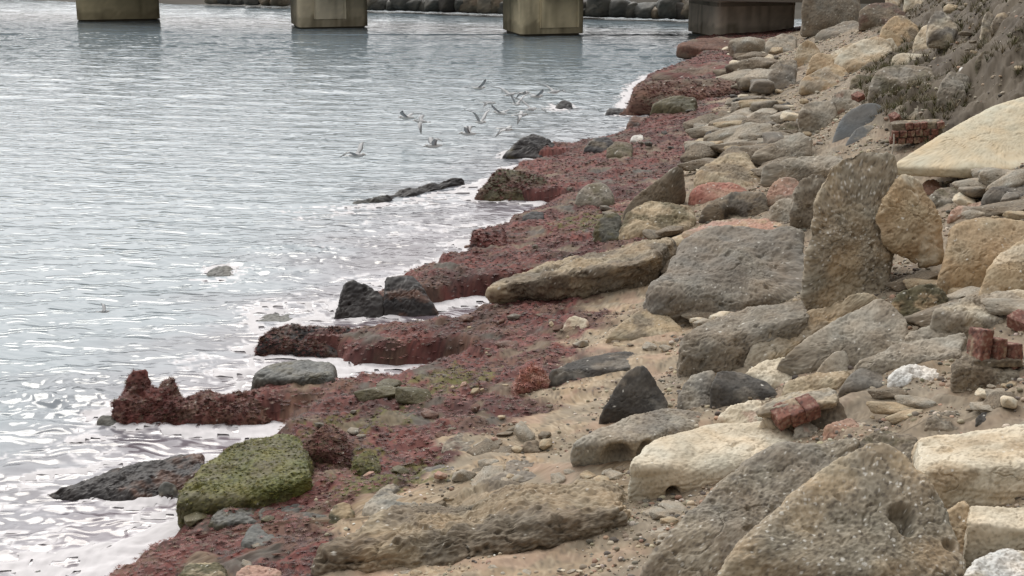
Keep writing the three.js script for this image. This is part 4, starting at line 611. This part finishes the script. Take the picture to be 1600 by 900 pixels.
R(L, 'low lumpy red weed ledge joining the knobbed tip to the shore', 'rock ledge', 'redbrown', .6, [[262, 664, 0], [340, 668, 0], [426, 664, 0], [268, 626, .3], [300, 612, .7], [380, 606, .9], [428, 612, .9]], { p: 9, ...damp, weed: 'red', rough: 1.9, pal2: 'red', mixAt: .0, cap: 180 });
// ---------------------------------------------------------------- broken brickwork
const at = (px, py, e = 0) => { const g = groundHit(px, py); g[1] += e; return g; };
function brickGeo(w, h, d, so, pal = 'brick') {
  const P3 = []; for (const x of [-1, 1]) for (const y of [-1, 1]) for (const z of [-1, 1]) P3.push([x * w / 2 * (1 + .05 * pn(so, x, y)), y * h / 2 * (1 + .06 * pn(so + 3.3, z, x)), z * d / 2]);
  const g = hullRock(P3, { pal, px: 190, p: 30, chips: 4, rough: .55, seed: so, pal2: 'sand', mixAt: .3, step: 2 }); const b = g.userData.base; g.translate(b[0], b[1], b[2]); return g;
}
function hullPart(G, name, pts, D, o) {
  const geo = rockFrom(pts, D, o); const m = part(G, geo, M.stone, name); const b = geo.userData.base; m.position.set(b[0] - G.position.x, b[1] - G.position.y, b[2] - G.position.z); return m;
}
{ // lump of old masonry: concrete cap, three slipped bricks and a brown mortar block
  const G = new THREE.Group(); tag(G, 'masonry_lump', 'broken masonry lump with a concrete cap over red bricks, above the cream slab', 'brick rubble'); const b = at(1262, 680); G.position.set(...b); scene.add(G);
  hullPart(G, 'concrete_cap', [[1182, 650, .1], [1240, 642, .1], [1312, 628, .1], [1180, 636, .2], [1230, 616, .7], [1304, 602, 1], [1314, 614, .8]], .5, { pal: 'greypale', p: 14, hang: .05, a: [1262, 680], near: .02, pal2: 'sand', mixAt: .1 });
  hullPart(G, 'mortar_block', [[1262, 678, 0], [1326, 664, 0], [1268, 640, .2], [1310, 616, .5], [1326, 656, .2]], .35, { pal: 'brown', p: 18, near: .12, a: [1262, 680] });
  hullPart(G, 'rubble_core', [[1186, 680, 0], [1240, 680, 0], [1186, 655, .1], [1240, 645, .4]], .35, { pal: 'cream', p: 10, near: .1, a: [1262, 680] });
  [[1222, 650, -.5], [1243, 644, -.45], [1265, 636, -.4]].forEach(([x, y, r], i) => { const q = atDepth(x, y, -b[2] + 0.03), m = part(G, brickGeo(.12, .12, .2, i * 3 + .7), M.stone, 'brick'); m.position.set(q[0] - b[0], q[1] - b[1] - .02, q[2] - b[2] - .05); m.rotation.set(.25, .3, r * -.6); });
}
{ // upright bricks on the curved slab
  const G = new THREE.Group(); tag(G, 'brick_cluster', 'cluster of broken red bricks standing on the dark curved slab at the right edge', 'brick rubble'); const b = at(1556, 592); b[1] += .12; G.position.set(...b); scene.add(G);
  [[1531, 536, .1, .27], [1553, 545, .095, .22], [1577, 551, .1, .2]].forEach(([x, y, w, h], i) => { const q = atDepth(x, y, -b[2] + .12), m = part(G, brickGeo(w, h, .2, 5 + i), M.stone, 'brick'); m.position.set(q[0] - b[0], q[1] - b[1] - .02, q[2] - b[2]); m.rotation.set(-.15, .3 + i * .1, -.1 + .06 * i); });
  const q = atDepth(1552, 562, -b[2] + .1), m = part(G, brickGeo(.4, .06, .22, 9, 'brown'), M.stone, 'mortar_bed'); m.position.set(q[0] - b[0], q[1] - b[1], q[2] - b[2]);
}
{ // piece of wall with its bricks side by side
  const G = new THREE.Group(); tag(G, 'brick_wall_piece', 'fallen piece of dark red brick wall beside the smooth pale slab', 'brick rubble'); const b = at(1432, 226); G.position.set(...b); G.rotation.y = -.12; scene.add(G);
  G.rotation.z = .07; const core = part(G, brickGeo(.74, .3, .28, 2, 'brown'), M.stone, 'mortar_core'); core.position.set(0, .2, -.08);
  for (let j = 0; j < 3; j++) for (let i = 0; i < 7; i++) { if ((j === 2 && (i < 2 || i === 5)) || (j === 1 && i === 6)) continue; const m = part(G, brickGeo(.1, .095, .2, i + j * 7), M.stone, 'brick'); m.position.set(-.36 + i * .117 + (j % 2) * .03 + rr(-.004, .004), .09 + j * .108, .02 + rr(-.035, .03)); m.rotation.set(rr(-.1, .1), rr(-.12, .12), rr(-.09, .09)); }
}
{
  const b = at(1592, 512), m = tag(new THREE.Mesh(brickGeo(.16, .12, .2, 3), M.stone), 'brick', 'dark red brick fragment half hidden at the right edge beside the pale green slab', 'brick'); m.position.set(b[0], b[1] + .07, b[2] + .05); m.rotation.set(.2, .6, .2); scene.add(m);
  const c = at(1398, 196), n = tag(new THREE.Mesh(brickGeo(.12, .16, .2, 8), M.stone), 'brick', 'red brick leaning on the dark blue grey smooth boulder', 'brick'); n.position.set(c[0] - .02, c[1] + .12, c[2] + .1); n.rotation.set(.2, .3, .45); scene.add(n);
  const d = at(1340, 168), e = tag(new THREE.Mesh(brickGeo(.16, .1, .2, 12), M.stone), 'brick', 'faded red brick above the dark blue grey smooth boulder', 'brick'); e.position.set(d[0], d[1] + .2, d[2]); e.rotation.set(.2, .5, .3); scene.add(e);
}
{ // thin upright stick
  const b = at(1386, 236), q = atDepth(1389, 205, -b[2]), p0 = atDepth(1386, 232, -b[2] - .0);
  const cv = new THREE.CatmullRomCurve3([new THREE.Vector3(0, -.1, 0), new THREE.Vector3((q[0] - p0[0]) * .4 + .012, (q[1] - p0[1]) * .5, .01), new THREE.Vector3(q[0] - p0[0], q[1] - p0[1], 0)]);
  const m = tag(new THREE.Mesh(new THREE.TubeGeometry(cv, 14, .012, 7), std({ color: new THREE.Color().setRGB(.5, .46, .4), roughness: .8 })), 'stick', 'thin pale stick standing up behind the tallest boulder', 'stick'); m.position.set(p0[0], p0[1], p0[2] + .3); scene.add(m);
}

// ---------------------------------------------------------------- riprap along the far bank
function protoRock(pal, so, flat = .75, p = 11, n = 14) {
  const P3 = []; seed = 1000 + so * 77; for (let i = 0; i < 11; i++) { const a = i / 11 * 6.283 + rr(-.2, .2), y = i % 3 === 0 ? rr(.1, .5) : i % 3 === 1 ? -.4 : rr(-.1, .3); P3.push([Math.cos(a) * rr(.4, .55), y * flat, Math.sin(a) * rr(.36, .5)]); } P3.push([rr(-.2, .2), .5 * flat, rr(-.2, .2)], [0, -.5 * flat, 0]);
  const g = hullRock(P3, { pal, px: n * 2.3, p, chips: 7, seed: so, rough: .8 }); return g;
}
{
  const protos = [['brown', 1], ['dark', 2], ['wetgrey', 3], ['wetgrey', 4], ['grey', 5]].map(([p, s]) => protoRock(p, s, .8, 12, 12));
  const list = []; seed = 99;
  for (let x = 556; x < 1100; x += rr(15, 24)) list.push([x, mix(14, 30, (x - 556) / 530), rr(1.1, 2.0)]);
  for (let x = 330; x < 450; x += rr(18, 26)) list.push([x, mix(5, 9, (x - 330) / 120), rr(1.0, 1.7)]);
  for (let x = 560; x < 1100; x += rr(20, 30)) list.push([x, mix(0, 13, (x - 556) / 530), rr(1.2, 2.0)]);
  let first = {};
  list.forEach(([x, y, s], i) => { const k = fl(rnd() * 5), w = onHeight(x, y, .15); if (-w[2] > 110) return; const m = first[k] ? first[k].clone() : (first[k] = new THREE.Mesh(protos[k], M.damp)); tag(m, 'riprap_rock', 'dark riprap rock along the waterline of the far bank seen between the piers', 'rock', 'riprap rocks on the far bank'); m.position.set(w[0], w[1] - .1, w[2] - .4); m.scale.set(s * rr(.8, 1.2), s * rr(.6, .85), s); m.rotation.y = rr(0, 6); scene.add(m); });
}

// ---------------------------------------------------------------- loose stones, each one a thing
{
  const kinds = { pale: ['cream', 'greypale'], grey: ['grey', 'slate'], brown: ['brown', 'sand'], dark: ['dark', 'wetgrey'], rust: ['redbrown', 'pink'] }, kinds2 = { slabA: ['greypale', 'brown'], slabB: ['sand', 'greypale'], shelf: ['redbrown', 'olive'] }, protos = {};
  for (const k in kinds) protos[k] = [0, 1, 2, 3].map(i => protoRock(kinds[k][i % 2], k.length * 9 + i, [.5, .7, .35, .6][i], [14, 22, 18, 26][i], 16));
  const KEEP = [[1232, 40, 1475, 152], [1062, 275, 1206, 346], [1290, 150, 1395, 238], [870, 545, 1112, 722], [1180, 600, 1345, 690], [985, 655, 1275, 772], [735, 390, 1025, 462], [1390, 160, 1600, 262], [940, 478, 1066, 528], [1156, 455, 1416, 580], [1366, 255, 1480, 418], [1480, 505, 1600, 598], [1385, 562, 1492, 602], [1060, 560, 1220, 640], [470, 755, 1000, 880], [796, 566, 862, 616], [520, 430, 694, 500], [730, 260, 810, 316], [776, 206, 890, 250], [170, 570, 420, 672], [1255, 228, 1395, 470]];
  const seen = {}; for (const a of ANCH) seen[a[2]] = (seen[a[2]] ?? 0) + 1;
  const whichOne = (label, g) => {                                      // the stone's own look, then where it lies next to a rock one can find
    let best = 1e9, b = null; for (const a of ANCH) { if (seen[a[2]] > 1) continue; const d = Math.hypot(g[0] - a[0], g[2] - a[1]); if (d < best) { best = d; b = a; } }
    const head = label.split(/ (?:loose|packed|between|bedded|lying|on|sticking) /)[0], dx = g[0] - b[0], dz = g[2] - b[1];
    const rel = Math.abs(dx) > Math.abs(dz) * .7 ? (dx < 0 ? 'left of' : 'right of') : dz < 0 ? 'behind' : 'in front of';
    return `${head} lying ${rel} the ${b[2]}`;
  };
  const put = (kind, label, cat, group, n, box, lo, hi, test, o = {}) => {
    let made = 0, first = [];
    for (let tries = 0; made < n && tries < n * 30; tries++) {
      const x = rr(box[0], box[2]), y = rr(box[1], box[3]); if (test && !test(x, y)) continue;
      const g = groundHit(x, y); if (FOOT.some(f => ((g[0] - f[0]) / f[2]) ** 2 + ((g[2] - f[1]) / f[3]) ** 2 < (o.tight ?? .85))) continue;
      const px = FOC / -g[2]; let s = Math.pow(rnd(), 1.6) * (hi - lo) + lo, r = s / px; if (KEEP.some(b => x + s * .6 > b[0] && x - s * .6 < b[2] && y > b[1] && y - s * .5 < b[3])) continue; const i = fl(rnd() * 4);
      const m = first[i] ? first[i].clone() : (first[i] = new THREE.Mesh(protos[kind][i], kind === 'shelf' ? M.damp : M.stone));
      tag(m, o.name ?? 'loose_stone', whichOne(label, g), cat, group); m.position.set(g[0], g[1] + r * (o.sink ?? .06), g[2]); m.scale.set(r * rr(.9, 1.6), r * rr(.6, 1.0), r * rr(.85, 1.2)); m.rotation.set(rr(-.2, .2), rr(0, 6.28), rr(-.25, .25)); scene.add(m); if (o.wide) { m.scale.x *= 1.35; m.rotation.set(rr(-.12, .3), rr(-.5, .7), rr(-.05, .3)); }
      FOOT.push([g[0], g[2], r * .4, r * .42]); made++;
    }
  };
  for (const k in kinds2) protos[k] = [0, 1, 2, 3].map(i => protoRock(kinds2[k][i % 2], k.length * 13 + i + 40, k === 'shelf' ? .5 : [.5, .42, .6, .36][i], k === 'shelf' ? 18 : [22, 26, 20, 28][i], 40));
  seed = 777;
  const up0 = (x, y) => !(x > 1228 && x < 1475 && y < 152) && x > 1090 + (y > 200 ? 0 : 60) && !(x > 1390 && y > 140 && y < 270) && x < 1470 + (y > 250 ? 130 : 0), RS = { name: 'rubble_rock', tight: .5, wide: true };
  put('slabA', 'angular grey brown slab piece packed in the upper pile', 'slab', 'grey brown slab pieces in the upper pile', 30, [1090, 90, 1600, 345], 34, 80, up0, RS);
  put('slabB', 'angular tan slab piece packed in the upper pile', 'slab', 'tan slab pieces in the upper pile', 16, [1090, 70, 1600, 345], 34, 70, up0, RS);
  put('slabA', 'angular grey brown slab piece between the large slabs of the middle pile', 'slab', 'grey brown slab pieces in the middle pile', 16, [980, 330, 1600, 660], 36, 80, null, RS);
  put('slabB', 'angular tan slab piece between the large slabs of the middle pile', 'slab', 'tan slab pieces in the middle pile', 12, [980, 330, 1600, 660], 36, 70, null, RS);
  put('shelf', 'low weedy brown rock bedded in the red shelf', 'rock', 'low rocks of the red shelf', 13, [260, 190, 1090, 890], 24, 56, (x, y) => x > 930 - (y - 200) * 1.12 && x < 1060 - (y - 200) * .72, { name: 'shelf_rock', tight: .5, sink: -.08 });
  put('slabB', 'low sandy crusted rock bedded in the tan sand', 'rock', 'crusted rocks in the sand', 34, [600, 480, 1060, 900], 22, 62, (x, y) => x > 1010 - (y - 480) * .95, { name: 'crusted_rock', tight: .5, sink: -.1 });
  put('slabA', 'low grey rock bedded in the tan sand', 'rock', 'grey rocks in the sand', 24, [600, 480, 1060, 900], 20, 56, (x, y) => x > 960 - (y - 480) * .95, { name: 'crusted_rock', tight: .5, sink: -.1 });
  seed = 4242;
  const up = (x, y) => !(x > 1235 && x < 1440 && y < 118) && x > 1080 + (y - 60) * -.1 + (y > 200 ? 0 : 60) && !(x > 1400 && y > 150 && y < 262) && x < 1470 + (y > 250 ? 130 : 0);
  put('grey', 'small grey stone loose in the rubble of the upper pile', 'stone', 'grey stones in the upper pile', 50, [1090, 66, 1600, 345], 10, 52, up);
  put('pale', 'small pale stone loose in the rubble of the upper pile', 'stone', 'pale stones in the upper pile', 40, [1090, 66, 1600, 345], 9, 42, up);
  put('brown', 'small brown stone loose in the rubble of the upper pile', 'stone', 'brown stones in the upper pile', 48, [1090, 66, 1600, 345], 10, 52, up);
  put('brown', 'small brown stone between the big slabs of the middle pile', 'stone', 'brown stones in the middle pile', 26, [960, 330, 1600, 620], 10, 44);
  put('pale', 'small pale stone between the big slabs of the middle pile', 'stone', 'pale stones in the middle pile', 26, [1060, 400, 1600, 640], 10, 44);
  put('brown', 'little brown stone on the sand below the dark flat slab', 'stone', 'brown stones on the sand', 26, [700, 480, 1040, 760], 6, 16);
  put('pale', 'little pale stone on the sand at the bottom edge or beside the big boulder', 'stone', 'pale stones on the lower sand', 12, [600, 860, 1060, 900], 8, 20);
  put('brown', 'little brown stone on the orange sand behind the biggest boulder', 'stone', 'brown stones on the orange sand', 12, [1330, 600, 1600, 665], 6, 18);
  put('rust', 'reddish stone lying among the red weed of the shore', 'stone', 'reddish stones in the weed', 16, [380, 380, 980, 900], 9, 26, (x, y) => x > 980 - (y - 300) * 1.15 && x < 1080 - (y - 300) * .75);
  put('grey', 'grey stone lying among the red weed of the shore', 'stone', 'grey stones in the weed', 14, [300, 200, 1060, 900], 9, 26, (x, y) => x > 960 - (y - 200) * 1.1 && x < 1060 - (y - 200) * .75);
  put('dark', 'dark stone lying on the far shore toward the bridge', 'stone', 'dark stones on the far shore', 12, [1000, 75, 1240, 260], 8, 24, (x, y) => x > 1130 - (y - 80) * 1.0);
  put('brown', 'brown stone sticking out of the soil bank at the upper right', 'stone', 'stones in the soil bank', 20, [1470, 4, 1600, 165], 8, 26, (x, y) => y < 160 - (x - 1470) * .1);
}

{ // stones that would be described alike are told apart by which lies nearer
  const by = {}, nth = ['nearest', 'second nearest', 'third nearest', 'fourth nearest', 'fifth nearest'];
  for (const c of scene.children) if (/^(loose_stone|rubble_rock|shelf_rock|crusted_rock)/.test(c.name)) (by[c.userData.label] ??= []).push(c);
  for (const l in by) if (by[l].length > 1 && by[l].length <= 5) by[l].sort((p, q) => q.position.z - p.position.z).forEach((c, i) => { const t = `${nth[i]} ${l}`; if (t.split(' ').length <= 16) c.userData = { ...c.userData, label: t }; });
}

// ---------------------------------------------------------------- grit, shells, weed and grass, more than anyone could count
{
  const P = GROUND.pos, n = P.length / 3, inst = (geo, mat, list, name, label, cat) => {
    const m = new THREE.InstancedMesh(geo, mat, list.length), q = new THREE.Object3D();
    list.forEach((e, i) => { q.position.set(e.x, e.y, e.z); q.rotation.set(e.rx ?? 0, e.ry ?? 0, e.rz ?? 0); q.scale.set(e.sx ?? e.s, e.sy ?? e.s, e.s); q.updateMatrix(); m.setMatrixAt(i, q.matrix); m.setColorAt(i, new THREE.Color().setRGB(...e.c)); });
    return stuff(m, name, label, cat);
  };
  const pick = (count, test, fn) => { const out = []; let guard = 0; while (out.length < count && guard++ < count * 30) { const k = fl(rnd() * n); const z = P[k * 3 + 2]; if (z > -6.5 || z < -60 || Math.abs(P[k * 3]) > -z * .39 + 1.2 || !test(k)) continue; out.push(fn(P[k * 3] + rr(-.03, .03), P[k * 3 + 1], z + rr(-.05, .05), k)); } return out; };
  const jit = (c, a) => { const v = 1 + rr(-a, a); return c.map(x => Math.max(.012, x * v * (1 + rr(-.06, .06)))); };
  const one = (a) => a[fl(rnd() * a.length)];
  seed = 31337;
  const peb = (() => { const g = mergeVertices((() => { const b = new THREE.IcosahedronGeometry(1, 1); b.deleteAttribute('uv'); b.deleteAttribute('normal'); return b; })()); const p = g.attributes.position; for (let i = 0; i < p.count; i++) { const k = 1 + .35 * pn(p.getX(i) * 1.3 + 5, p.getY(i) * 1.3, p.getZ(i) * 1.3); p.setXYZ(i, p.getX(i) * k, p.getY(i) * k * .62, p.getZ(i) * k); } g.computeVertexNormals(); return g; })();
  const tones = [[.3, .25, .18], [.22, .18, .13], [.42, .35, .25], [.16, .14, .115], [.36, .24, .17], [.1, .085, .07], [.5, .44, .35]];
  inst(peb, std({ roughness: .88 }), pick(52000, k => GROUND.sd[k] > .3 && GROUND.red[k] < .7 && rnd() < (GROUND.sc[k] > 3.2 ? 1 : .55) * ss(-.35, .35, fbm(P[k * 3] * 1.3, 5, P[k * 3 + 2] * 1.3, 3)) * (1 - .75 * GROUND.soil[k]), (x, y, z, k) => { const big = GROUND.sc[k] > 3 ? 1.35 : .85, s = (.004 + .021 * Math.pow(rnd(), 4)) * big * (1 + Math.max(0, -z - 14) * .03); return { x, y: y - s * .05, z, s, rx: rr(-.4, .4), ry: rr(0, 6), rz: rr(-.4, .4), c: jit(one(tones), .25) }; }), 'gravel', 'gravel and broken shell grit on the sand between the rocks', 'gravel');
  const shell = (() => { const g = new THREE.SphereGeometry(1, 7, 4, 0, 6.283, 0, 1.35); g.scale(1, .45, .75); return g; })();
  inst(shell, std({ roughness: .6, side: THREE.DoubleSide }), pick(900, k => GROUND.sd[k] > .5 && GROUND.red[k] < .9, (x, y, z) => ({ x, y: y + .002, z, s: rr(.007, .016) * (1 + Math.max(0, -z - 14) * .02), rx: rr(-.6, .6), ry: rr(0, 6), rz: rr(-.5, .5), c: jit([.68, .63, .55], .12) })), 'shell_fragments', 'white bits of shell scattered over the sand', 'shells');
  const tuft = (blades, len, wid, curl, sp) => { const gs = []; for (let b = 0; b < blades; b++) { const a = b / blades * 6.283 + rr(-.3, .3), l = len * rr(.6, 1.1), pos = [], idx = []; for (let i = 0; i <= 2; i++) { const t = i / 2, r = sp * l * (t * .5 + curl * t * t), h = l * (t - .45 * curl * t * t), w = wid * (1 - t * .75); const cx = Math.cos(a), sx = Math.sin(a); pos.push(cx * r - sx * w, h, sx * r + cx * w, cx * r + sx * w, h, sx * r - cx * w); if (i < 2) { const q = i * 2; idx.push(q, q + 1, q + 2, q + 1, q + 3, q + 2); } } const g = new THREE.BufferGeometry(); g.setAttribute('position', new THREE.Float32BufferAttribute(pos, 3)); g.setIndex(idx); gs.push(g); } const g = mergeGeometries(gs); g.computeVertexNormals(); return g; };
  const weedGeo = tuft(8, 1, .2, .75, 1.1), grassGeo = tuft(9, 1, .035, .5, .6), hairGeo = tuft(7, 1, .07, .6, .5);
  const reds = [[.165, .05, .042], [.125, .044, .037], [.2, .07, .058], [.145, .072, .047], [.1, .04, .034], [.24, .11, .09], [.115, .075, .042]];
  const list = pick(52000, k => GROUND.red[k] > .3 + .4 * rnd() && GROUND.sd[k] > -.3 && GROUND.bare[k] < .25 + .5 * rnd(), (x, y, z) => { const s = rr(.011, .03) * (1 + Math.max(0, -z - 14) * .022); const br = .55 + .65 * ss(-.4, .45, fbm(x * .9, 3, z * .9, 4)); return { x, y: y - s * .1, z, s, sy: s * rr(.35, .75), rx: rr(-.3, .3), ry: rr(0, 6), rz: rr(-.3, .3), c: jit(one(reds), .2).map(v => v * br) }; });
  const onRock = (geo, count, fn, test) => { const p = geo.attributes.position, nn = geo.attributes.normal, b = geo.userData.base, out = []; let g = 0; while (out.length < count && g++ < count * 12) { const k = fl(rnd() * p.count); if (nn.getY(k) < -.25 || (test && !test(p, k))) continue; out.push(fn(p.getX(k) + b[0], p.getY(k) + b[1], p.getZ(k) + b[2])); } return out; };
  const moss = [];
  const greens = [[.11, .115, .022], [.165, .15, .03], [.075, .078, .018], [.2, .18, .04]];
  for (const [geo, kind] of EXTRA) {
    const cnt = Math.min(2200, Math.round(geo.attributes.position.count * (kind === 'moss' ? .09 : .13)));
    if (kind === 'red') list.push(...onRock(geo, cnt, (x, y, z) => { const s = rr(.012, .032) * (1 + Math.max(0, -z - 14) * .022); return { x, y: y - s * .2, z, s, ry: rr(0, 6), rx: rr(-.5, .5), rz: rr(-.5, .5), c: jit(one(reds), .2) }; }));
    if (kind === 'coral') list.push(...onRock(geo, 420, (x, y, z) => ({ x, y: y - .005, z, s: rr(.02, .04), ry: rr(0, 6), rx: rr(-.7, .7), rz: rr(-.7, .7), c: jit(one([[.44, .2, .15], [.5, .3, .23], [.38, .17, .13]]), .2) })));
    if (kind === 'moss') moss.push(...onRock(geo, cnt, (x, y, z) => ({ x, y: y - .004, z, s: rr(.008, .02), ry: rr(0, 6), rx: rr(-.5, .5), rz: rr(-.5, .5), c: jit(one(greens), .25) })));
  }
  const leafy = std({ roughness: .6, side: THREE.DoubleSide });
  inst(weedGeo, leafy, list, 'red_seaweed', 'matted dark red seaweed covering the rock shelf along the water', 'seaweed');
  for (const [p, rad] of MOSSY) moss.push(...pick(260, k => Math.hypot(P[k * 3] - p[0], P[k * 3 + 2] - p[2]) < rad * .8, (x, y, z) => ({ x, y: y - .004, z, s: rr(.012, .03), ry: rr(0, 6), rx: rr(-.3, .3), rz: rr(-.3, .3), c: jit(one(greens), .25) })));
  inst(weedGeo, leafy, moss, 'green_moss', 'short green moss on the shore stones at the surf edge', 'moss');
  inst(grassGeo, std({ roughness: .8, side: THREE.DoubleSide }), pick(4600, k => GROUND.soil[k] > .5 && fbm(P[k * 3] * .7, 4, P[k * 3 + 2] * .7, 3) > -.05, (x, y, z) => ({ x, y: y - .01, z, s: rr(.08, .26), ry: rr(0, 6), rx: rr(-.4, .4), rz: rr(-.3, .5), c: jit(one([[.11, .1, .035], [.16, .13, .07], [.08, .08, .03], [.2, .165, .1]]), .2) })), 'grass', 'sparse dry olive grass on the brown soil bank', 'grass');
}

// ---------------------------------------------------------------- birds over the water
{
  const skin = (pts, tone) => { const g = new THREE.LatheGeometry(pts.map(p => new THREE.Vector2(p[0], p[1])), 12); g.rotateX(Math.PI / 2); return g; };   // body axis along +z = forward
  const colour = (g, f) => { const p = g.attributes.position, c = []; for (let i = 0; i < p.count; i++) c.push(...f(p.getX(i), p.getY(i), p.getZ(i))); g.setAttribute('color', new THREE.Float32BufferAttribute(c, 3)); return g; };
  const wingGeo = (side, a1, a2, sweep) => {
    const st = [[0, .085, 0], [.12, .1, .02], [.25, .085, .0], [.36, .055, -sweep * .5], [.47, .012, -sweep]], pos = [], idx = []; let x = .025, y = .012;
    st.forEach(([s, ch, dz], i) => { if (i) { const ds = s - st[i - 1][0], a = i < 3 ? a1 : a2; x += ds * Math.cos(a); y += ds * Math.sin(a); } for (const [f, t] of [[.5, 0], [.15, .009], [-.5, .001], [.1, -.004]]) pos.push(side * x, y + t, dz + ch * f); });
    for (let i = 0; i < 4; i++) for (let k = 0; k < 4; k++) { const a = i * 4 + k, b = i * 4 + (k + 1) % 4; idx.push(a, b, a + 4, b, b + 4, a + 4); }
    const g = new THREE.BufferGeometry(); g.setAttribute('position', new THREE.Float32BufferAttribute(pos, 3)); g.setIndex(side > 0 ? idx : idx.map((v, i) => idx[i - i % 3 + 2 - i % 3])); g.computeVertexNormals();
    return colour(g, (X) => Math.abs(X) > .33 ? [.2, .2, .2] : [.5, .5, .505]);
  };
  const fm = std({ vertexColors: true, roughness: .8, side: THREE.DoubleSide });
  const makeBird = (a1, a2, b1, b2, sweep) => {
    const G = new THREE.Group();
    part(G, colour(skin([[.001, -.16], [.018, -.13], [.036, -.05], [.042, .02], [.034, .08], [.022, .11], [.012, .125]]), (x, y) => y > .005 ? [.55, .55, .555] : [.78, .77, .74]), fm, 'body');
    const hd = new THREE.SphereGeometry(.027, 12, 9); hd.scale(1, .95, 1.15); hd.translate(0, .016, .128); part(G, colour(hd, () => [.6, .58, .56]), fm, 'head');
    const bk = new THREE.ConeGeometry(.008, .045, 7); bk.rotateX(Math.PI / 2); bk.translate(0, .01, .178); part(G, colour(bk, () => [.16, .1, .04]), fm, 'beak');
    const tl = new THREE.BufferGeometry(); tl.setAttribute('position', new THREE.Float32BufferAttribute([-.014, .004, -.13, .014, .004, -.13, -.042, .0, -.225, .042, 0, -.225, 0, .003, -.21, -.014, -.004, -.13, .014, -.004, -.13], 3)); tl.setIndex([0, 1, 4, 0, 4, 2, 1, 3, 4, 5, 4, 6, 5, 2, 4, 6, 4, 3]); tl.computeVertexNormals(); part(G, colour(tl, () => [.6, .59, .57]), fm, 'tail');
    part(G, wingGeo(1, a1, a2, sweep), fm, 'wing'); part(G, wingGeo(-1, b1, b2, sweep), fm, 'wing');
    return G;
  };
  const kinds = [makeBird(.55, -.15, .5, -.1, .06), makeBird(.9, .35, .85, .3, .09), makeBird(-.1, -.5, .15, -.4, .05), makeBird(.3, .1, .35, .05, .12)], usedKind = [];
  const flock = [
    [557, 243, 0, 1.2, 'bird lowest and farthest left of the flock over the water'], [636, 184, 3, -1.9, 'left bird of the close pair at the left of the flock'], [658, 190, 2, -1.6, 'right bird of the close pair at the left of the flock'],
    [678, 228, 0, -1.3, 'bird with raised wings low over the water right of the lowest bird'], [732, 209, 0, -1.7, 'wide winged bird in the middle, under the bird with steep wings'], [750, 191, 1, .8, 'bird with steeply raised wings just above the wide winged bird'],
    [748, 138, 3, 2.2, 'bird highest at the left of the flock'], [764, 161, 2, 1.4, 'bird below the highest left bird, wings drooping'], [782, 177, 3, -2.2, 'bird gliding at the left end of the dense part of the flock'],
    [797, 148, 3, 2.4, 'upper left bird of the dense part of the flock'], [806, 163, 1, .6, 'bird at the centre of the dense part of the flock, wings up'], [817, 146, 2, 1.9, 'upper middle bird of the dense part of the flock'],
    [838, 151, 3, 2.1, 'bird above and left of the dark rock awash'], [866, 144, 3, 2.3, 'rightmost bird, just above the dark rock awash'], [830, 171, 3, 2.5, 'bird left of the dark rock awash at the same height'],
    [813, 180, 2, 1.5, 'lower middle bird of the dense part of the flock'], [790, 202, 2, 1.2, 'bird flying lowest below the dense part of the flock'], [162, 487, 0, 1.9, 'lone bird low over the water at the far left of the picture'],
  ];
  flock.forEach(([x, y, k, turn, label], i) => {
    const G = usedKind[k] ? kinds[k].clone() : kinds[k]; usedKind[k] = 1; const h = i === 17 ? .3 : .5, w = onHeight(x, y, h);
    tag(G, 'seabird', label, 'bird', 'seabirds flying over the water'); G.position.set(...w); const s = i === 17 ? .42 : [1.15, 1.05, 1.0, 1.2][k]; G.scale.setScalar(s); G.rotation.set(rr(-.1, .1), turn, rr(-.3, .3), 'YXZ'); scene.add(G);
  });
}

renderer.render(scene, camera);
